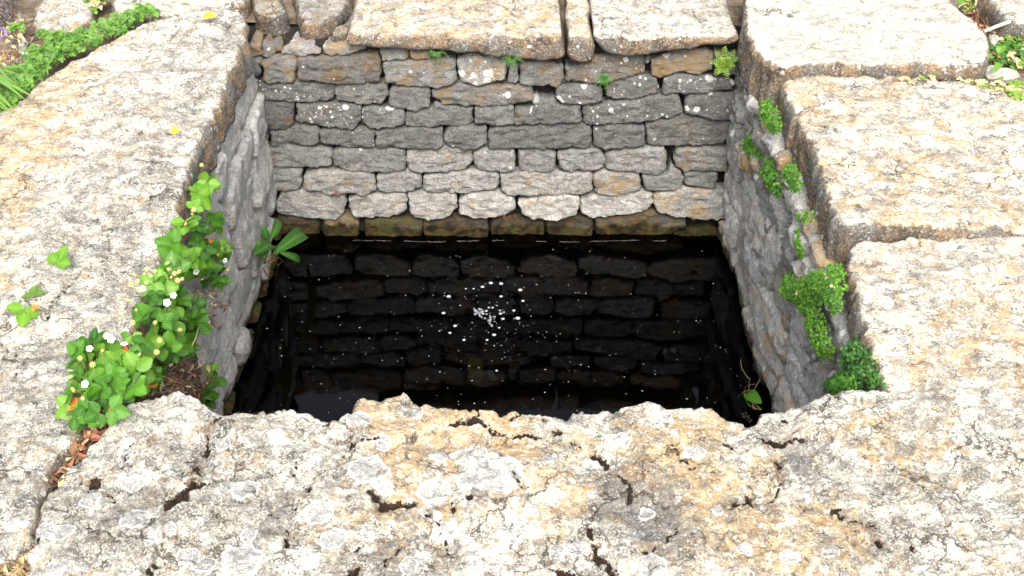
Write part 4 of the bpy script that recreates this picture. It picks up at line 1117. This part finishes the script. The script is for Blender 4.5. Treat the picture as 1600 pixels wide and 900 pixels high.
# back wall greenery, fronds
def fern(root_px, tips, y, label, seed, mat='fern', w=.014, name='fern'):
    base = at_y(*root_px, y); root = empty(name, Vector(base), label, 'plant')
    r = random.Random(seed)
    for (tx, ty) in tips:
        tip = at_y(tx, ty, y - r.uniform(.02, .05)); pts = curve(base, tip, .012, 9); mb = MB(); mb.tube(pts, .0007, .0004, 4)
        for i in range(1, 9):
            ax = pts[i] - pts[i - 1]; ax /= np.linalg.norm(ax); sd_ = np.cross(ax, [0, -.8, .6]); sd_ /= np.linalg.norm(sd_); l = w * (1 - .75 * (i / 9)) * r.uniform(.8, 1.2)
            for sg in (-1, 1):
                mb.blade(pts[i], pts[i] + sd_ * sg * l + ax * l * .4, l * .5, (0, -.8, .6), .1, 3)
        mb.obj('frond', [M[mat]], root)
    return root
fern((1130, 112), [(1118,82),(1132,74),(1148,80),(1112,98),(1146,104),(1136,122),(1118,116),(1152,92),(1126,92),(1140,92)], YB - .015, 'yellow-green fern tuft under the coping at the far right corner', 501, w=.016)
fern((943, 128), [(934,122),(944,118),(956,122),(938,134),(950,136),(948,146),(932,130),(955,130)], YB - .015, 'small deep green fern rosette in an upper joint of the far wall', 502, mat='dock', w=.010)
fern((800, 96), [(785,92),(795,88),(812,94),(806,108),(792,106),(820,100),(786,100),(800,112)], YB - .01, 'dark withered moss tuft hanging below the long far coping slab', 503, mat='tinyd', w=.008, name='moss_tuft')
fern((682, 88), [(670,92),(676,96),(690,92),(700,88),(668,86),(684,98)], YB - .01, 'dark thin moss tuft under the left half of the long far slab', 504, mat='tinyd', w=.007, name='moss_tuft')
# hanging rootlets
mb = MB(); r = random.Random(9)
for k in range(40):
    x = r.choice([r.uniform(780, 808), r.uniform(840, 905), r.uniform(520, 560)]); y = {0: 330}.get(0) if x < 810 and x > 700 else 305; y = 336 if 780 < x < 810 else (304 if x > 830 else 300)
    p = at_y(x, y + r.uniform(-4, 3), YB - .016); mb.tube([p, p + np.array([r.gauss(0, .004), -.003, -.008]), p + np.array([r.gauss(0, .006), -.004, -r.uniform(.008, .026)])], .0006, .0003, 3)
tag(mb.obj('hanging_roots', [M['litter']]), 'fine brown rootlets hanging from joints low in the far wall', 'roots', kind='stuff')

# broad-leaved plant at the waterline
def broad(base, leaves, label, seed, mat='dock', wr=.42, group=None):
    root = empty('broad_leaved_plant', Vector(base), label, 'plant', group); r = random.Random(seed)
    for (A, B, w, N) in leaves:
        mb = MB(); prof = lambda t: max(.05, math.sin(math.pi * (t * .94 + .04)) ** .7)
        mb.blade(A, B, w, N, .12, 10, 0, prof=prof, fold=.22, cross=7)
        for i, (vx) in enumerate(mb.v): pass
        o = mb.obj('leaf', [M[mat]], root)
        mb = MB(); mb.tube(curve(base, A, -.006, 6), .0017, .0013, 5); mb.obj('stalk', [M['stalk']], root)
    return root
XW = XL + .03
b0 = at_x(412, 412, XW - .005)
Np = np.array([.25, -.7, .65])
def wl(x, y, off): return at_x(x, y, XW + off)
DOCK = broad(b0, [(wl(428, 396, .03), wl(474, 368, .055), .042, Np), (wl(412, 400, .01), wl(402, 376, .0), .040, Np), (wl(424, 372, .01), wl(430, 340, .0), .026, Np + [.4, 0, 0]), (wl(436, 394, .04), wl(468, 410, .07), .020, Np), (wl(418, 376, .012), wl(410, 352, .005), .02, Np), (wl(420, 390, .0), wl(396, 398, .01), .028, Np)],
      'broad-leaved green plant rooted in the left wall at the waterline', 601)
mb = MB()
for tr_ in ([(420,412),(436,402),(442,408),(434,414)], [(418,418),(426,424),(424,436)], [(412,420),(418,432),(428,430)]):
    mb.tube([wl(x, y, .03 - .004 * i) for i, (x, y) in enumerate(tr_)], .0022, .0012, 5)
tag(mb.obj('withered_stalks', [M['litter']], DOCK), 'curled brown withered stalks')
# small plant at the near right corner of the water
XQ = XR - .03
def wr_(x, y, off=0): return at_x(x, y, XQ - off)
b1 = wr_(1190, 640)
SMP = broad(b1, [(wr_(1168, 614, .03), wr_(1190, 630, .01), .030, np.array([-.3, -.6, .7])), (wr_(1166, 628, .03), wr_(1162, 614, .04), .010, Np)], 'bright green leaf with a few stems at the near right corner of the water', 602, mat='leaf')
mb = MB(); r = random.Random(4)
for (a, b) in (((1172,636),(1158,600)),((1176,640),(1188,592)),((1170,640),(1152,618)),((1180,640),(1172,590)),((1168,640),(1140,602)),((1160,640),(1170,608)),((1150,636),(1165,610)),((1158,560),(1170,592)),((1164,608),(1180,600))):
    mb.tube(curve(wr_(*a, .02), wr_(*b, .05 * r.random()), .008, 6, (-1, 0, .3)), .0007, .0004, 4)
tag(mb.obj('dry_stems', [M['straw']], SMP), 'fine pale dry stems')

# ------------------------------------------------------------------ bubbles, foam, specks on the water
s = NT('bubble_film'); s.finish((.42, .44, .47), .05, spec=.8); s.bsdf.inputs['Transmission Weight'].default_value = 0.0
M['bubble'] = s.m
def bubble_mesh():
    mb = MB(); blob(mb, (0, 0, 0), 1, 0, 14, 7, (1, 1, .75), half=True)
    V = []; F = []
    for k in range(14):
        a = 2 * math.pi * k / 14; V += [(math.cos(a), math.sin(a), .02), (1.35 * math.cos(a), 1.35 * math.sin(a), -.02)]
    F = [(2 * k, 2 * k + 1, (2 * k + 3) % 28, (2 * k + 2) % 28) for k in range(14)]
    mb.add(V, F, 0); return mb.mesh('bubble', [M['bubble']])
BM = bubble_mesh()
BUB = [(701,463,4.2),(693,489,3.6),(711,509,3.4),(754,448,3.6),(767,442,4),(783,443,4),(813,453,4),(817,470,3),(803,485,3),(809,497,4.5),(783,463,3.2),(772,523,3.6),(703,520,2.8),(725,531,3),(782,490,3.2),(786,498,3.2),(740,451,2.2),(728,451,2),(761,531,2.6),(780,512,2.2),(776,579,2.2)]
BL = ['large bubble at the upper left of the ring', 'bubble at the far left of the ring', 'bubble at the lower left of the ring, between the outermost left one and the foam', 'bubble at the top of the ring, left one of three in a row',
 'bubble at the very top of the ring, middle of three', 'bubble at the top of the ring, right one of three', 'bubble at the upper right of the ring', 'small bubble at the right of the ring, below the upper right one',
 'small bubble just right of the foam, above the large lower right one', 'largest bubble, at the lower right of the ring', 'bubble between the foam and the top of the ring', 'bubble at the bottom of the ring below the foam',
 'small bubble at the bottom left end of the ring', 'bubble at the bottom of the ring, left of centre', 'bubble touching the right side of the foam, upper one', 'bubble touching the right side of the foam, lower one',
 'tiny bubble left of the top row, nearer to it', 'tiny bubble left of the top row, farther from it', 'small greyish bubble just below the foam', 'small bubble below the foam on its right', 'single small bubble to the lower right of the sunken yellow stone']
for ib, (x, y, rr) in enumerate(BUB):
    o = link_mesh('bubble', BM, None, None, loc=Vector(at_z(x, y, ZW + .0005)))
    k = rr / 760; o.scale = (k * .8, k * .8, k * .7)
    tag(o, BL[ib], 'bubble', 'bubbles floating on the dark water')
mb = MB(); r = random.Random(12)
for k in range(48):
    x, y = r.choice([(r.gauss(765, 11), r.gauss(484, 4)), (r.gauss(746, 5), r.gauss(488, 4)), (r.gauss(770, 8), r.gauss(498, 5))]); p = at_z(x, y, ZW + .0005)
    blob(mb, p, r.uniform(.0015, .0045), 0, 7, 3, (1, 1, .45), half=True)
tag(mb.obj('foam', [M['foam']]), 'cluster of pale blue-grey foam in the middle of the ring of bubbles', 'foam', kind='stuff')
mb = MB()
for k in range(330):
    if r.random() < .35: x, y = r.gauss(760, 60), r.gauss(490, 45)
    else: x, y = r.uniform(400, 1180), r.uniform(385, 645)
    p = at_z(x, y, ZW + .0008)
    if not (XL + .02 < p[0] < XR - .02): continue
    rr = r.choice([.0006, .0008, .0010, .0014]) * r.uniform(.7, 1.2)
    blob(mb, p, rr, 0, 5, 2, (r.uniform(.8, 1.8), 1, .5), half=True)
tag(mb.obj('floating_dust', [M['dust']]), 'scattered white specks of dust floating on the water', 'dust', kind='stuff')
# sky glint along the far waterline, modelled as thin pale strips
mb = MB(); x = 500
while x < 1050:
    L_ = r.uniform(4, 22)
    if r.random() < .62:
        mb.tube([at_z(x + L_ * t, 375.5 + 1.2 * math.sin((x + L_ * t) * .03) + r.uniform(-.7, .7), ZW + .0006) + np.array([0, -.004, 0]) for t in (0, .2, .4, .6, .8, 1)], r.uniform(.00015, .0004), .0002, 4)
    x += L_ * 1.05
tag(mb.obj('glint_line', [M['glint']]), 'thin broken white line modelled for the sky glint where the water meets the far wall', 'painted glint', kind='stuff')

# ------------------------------------------------------------------ grass and weeds around
def turf(name, regs, n, seed, mats, label, z=.06, L=(.012, .03), clover=.6, up=.02):
    r = random.Random(seed); mb = MB()
    for _ in range(n):
        cx, cy, rx, ry = r.choices(regs, [q[2] * q[3] for q in regs])[0]
        a = r.uniform(0, 6.28); d = math.sqrt(r.random()); p = at_z(cx + rx * d * math.cos(a), cy + ry * d * math.sin(a), z)
        mi = r.randrange(len(mats))
        if r.random() < clover:
            h = p + np.array([r.gauss(0, .006), r.gauss(0, .006), up * r.random() + .004]); N = facing(.35, r, (0, -.2, 1)); ph = r.random() * 6
            aa_ = np.cross(N, [0, 1.0, 0]); aa_ /= np.linalg.norm(aa_); bb = np.cross(N, aa_)
            for k in range(3):
                th = ph + k * 2.1; dr = math.cos(th) * aa_ + math.sin(th) * bb; l = r.uniform(.007, .012)
                mb.blade(h, h + dr * l, l * .9, N, .06, 3, mi, prof=lambda t: [.25, .95, 1, .5][min(3, int(round(t * 3)))])
        else:
            l = r.uniform(*L); dr = np.array([r.gauss(0, .7), r.gauss(0, .7), .6]); dr /= np.linalg.norm(dr)
            mb.blade(p, p + dr * l, l * .12, (0, -.3, 1), .25, 4, mi)
    return tag(mb.obj(name, [M[m] for m in mats]), label, 'grass', kind='stuff')
TL = [(0,0)]
turf('weeds', [(70,92,30,14),(100,80,30,13),(130,66,30,14),(165,50,28,13),(195,34,22,11),(225,24,22,9),(55,114,22,12),(85,60,28,8),(30,130,26,20),(30,48,14,6),(10,160,20,24)], 1500, 701, ['grass', 'leafy', 'grass', 'leaf'], 'band of clover and low weeds along the outer edge of the left slab', clover=.4, up=.012, z=.082)
turf('weeds', [(270,18,20,4),(150,12,10,8),(160,4,10,8)], 120, 702, ['grass', 'leafy', 'straw'], 'sparse weeds between the pale flat stones at the upper left')
turf('weeds', [(1572,80,26,14),(1595,100,26,18),(1560,90,14,12),(1590,70,20,14)], 300, 703, ['grass', 'leafy', 'leaf', 'straw'], 'green weeds at the right margin below the boulder')
turf('weeds', [(1510,12,14,10),(1522,4,14,8)], 110, 704, ['grass', 'leafy', 'straw'], 'small patch of weeds beside the top corner of the bleached slab')
turf('weeds', [(1570,140,40,10),(1600,150,30,16),(1520,134,24,5)], 360, 705, ['straw', 'leafy', 'sepal'], 'yellowing moss and grass in the joint right of the bleached slab', z=.085, clover=.25, up=.008, L=(.006, .018))
turf('weeds', [(1445,128,50,4)], 60, 706, ['grass', 'straw', 'litter'], 'faint weeds sprouting in the joint under the bleached slab', z=.095, clover=.2, up=.006, L=(.005, .012))
# long blades at the left margin
root = empty('grass_tuft', Vector(at_z(-6, 150, .05)), 'tuft of long broad grass blades at the left margin beside the slab', 'grass'); r = random.Random(3)
for (a, b, w) in (((-8,150),(52,152),.018),((-10,146),(42,158),.014),((-12,140),(36,146),.018),((2,128),(40,106),.016),((-10,132),(30,116),.014),((-14,160),(26,176),.016),((-10,170),(20,180),.012),((-10,120),(20,130),.016),((-20,150),(10,165),.018),((-6,138),(30,134),.012),((-10,105),(14,112),.012),((-16,178),(12,174),.014)):
    A, B = at_z(*a, .06), at_z(*b, .12); mb = MB(); mb.blade(A, B, w, (0, -.4, 1), .22, 8, 0); mb.obj('blade', [M['grass']], root)
# weeds plant leaves right: broad leaf pair
broad(at_z(1556, 95, .06), [(at_z(1552, 88, .085), at_z(1536, 92, .095), .026, np.array([0, -.3, 1])), (at_z(1560, 84, .085), at_z(1566, 72, .10), .022, np.array([0, -.3, 1])), (at_z(1565, 100, .085), at_z(1552, 112, .09), .018, np.array([0, -.3, 1]))],
      'bright broad-leaved weed beside the right corner of the bleached slab', 603, mat='leafy')
# shrub in the top left corner
root = empty('shrub', Vector(at_z(-10, 40, .05)), 'dark twiggy shrub with purple florets in the top left corner', 'shrub'); mb = MB(); lf = MB(); r = random.Random(8); fl = []
for k in range(230):
    b = at_z(r.uniform(-90, 30), r.uniform(-40, 45), .05); t = b + np.array([r.gauss(.02, .04), r.gauss(-.01, .04), r.uniform(.03, .11)])
    if at_z(50, 0, .05)[0] < t[0]: t[0] = b[0]
    mb.tube(curve(b, t, .006, 4), .0014, .0006, 3)
    for j in range(7):
        p = b + (t - b) * r.uniform(.3, 1); d = np.array([r.gauss(0, 1), r.gauss(0, 1), r.gauss(.6, .6)]); d /= np.linalg.norm(d); lf.blade(p, p + d * .014, .003, facing(.5, r), .1, 3)
    if r.random() < .06: fl.append(t)
mb.obj('twigs', [M['twig']], root); tag(lf.obj('foliage', [M['twig']], root), kind='stuff')
for t in [at_z(4, 46, .12), at_z(8, 52, .11), at_z(2, 58, .11)] + fl[:1]:
    m2 = MB()
    for j in range(8):
        d = np.array([r.gauss(0, 1), r.gauss(0, 1), r.gauss(.3, .8)]); d /= np.linalg.norm(d); m2.blade(t, np.asarray(t) + d * .009, .005, facing(.4, r), .1, 2)
    m2.obj('flower', [M['purple']], root)
# fallen yellow leaves and the stick
for (x, y, w, l, lab) in ((327, 27, .024, .034, 'larger orange-yellow fallen petal at the far end of the left slab'), (273, 206, .018, .020, 'smaller yellow fallen petal in the middle of the left slab')):
    mb = MB(); p = at_z(x, y, Z0 + .020); d = np.array([1, .15, 0.05]) * l / 2
    mb.blade(p - d, p + d, w, (0, -.3, 1), .15, 6, 0, prof=lambda t: max(.15, math.sin(math.pi * t) ** .6), fold=.25)
    tag(mb.obj('fallen_petal', [M['yleaf']]), lab, 'petal', 'yellow petals fallen on the left slab')
mb = MB(); mb.tube([at_z(1538, 49, .10), at_z(1555, 42, .105), at_z(1580, 33, .11), at_z(1610, 20, .12), at_z(1660, 4, .12)], .0042, .0055, 8)
tag(mb.obj('stick', [M['stick']]), 'bare pale stick lying across the hollow in the top right corner', 'stick')
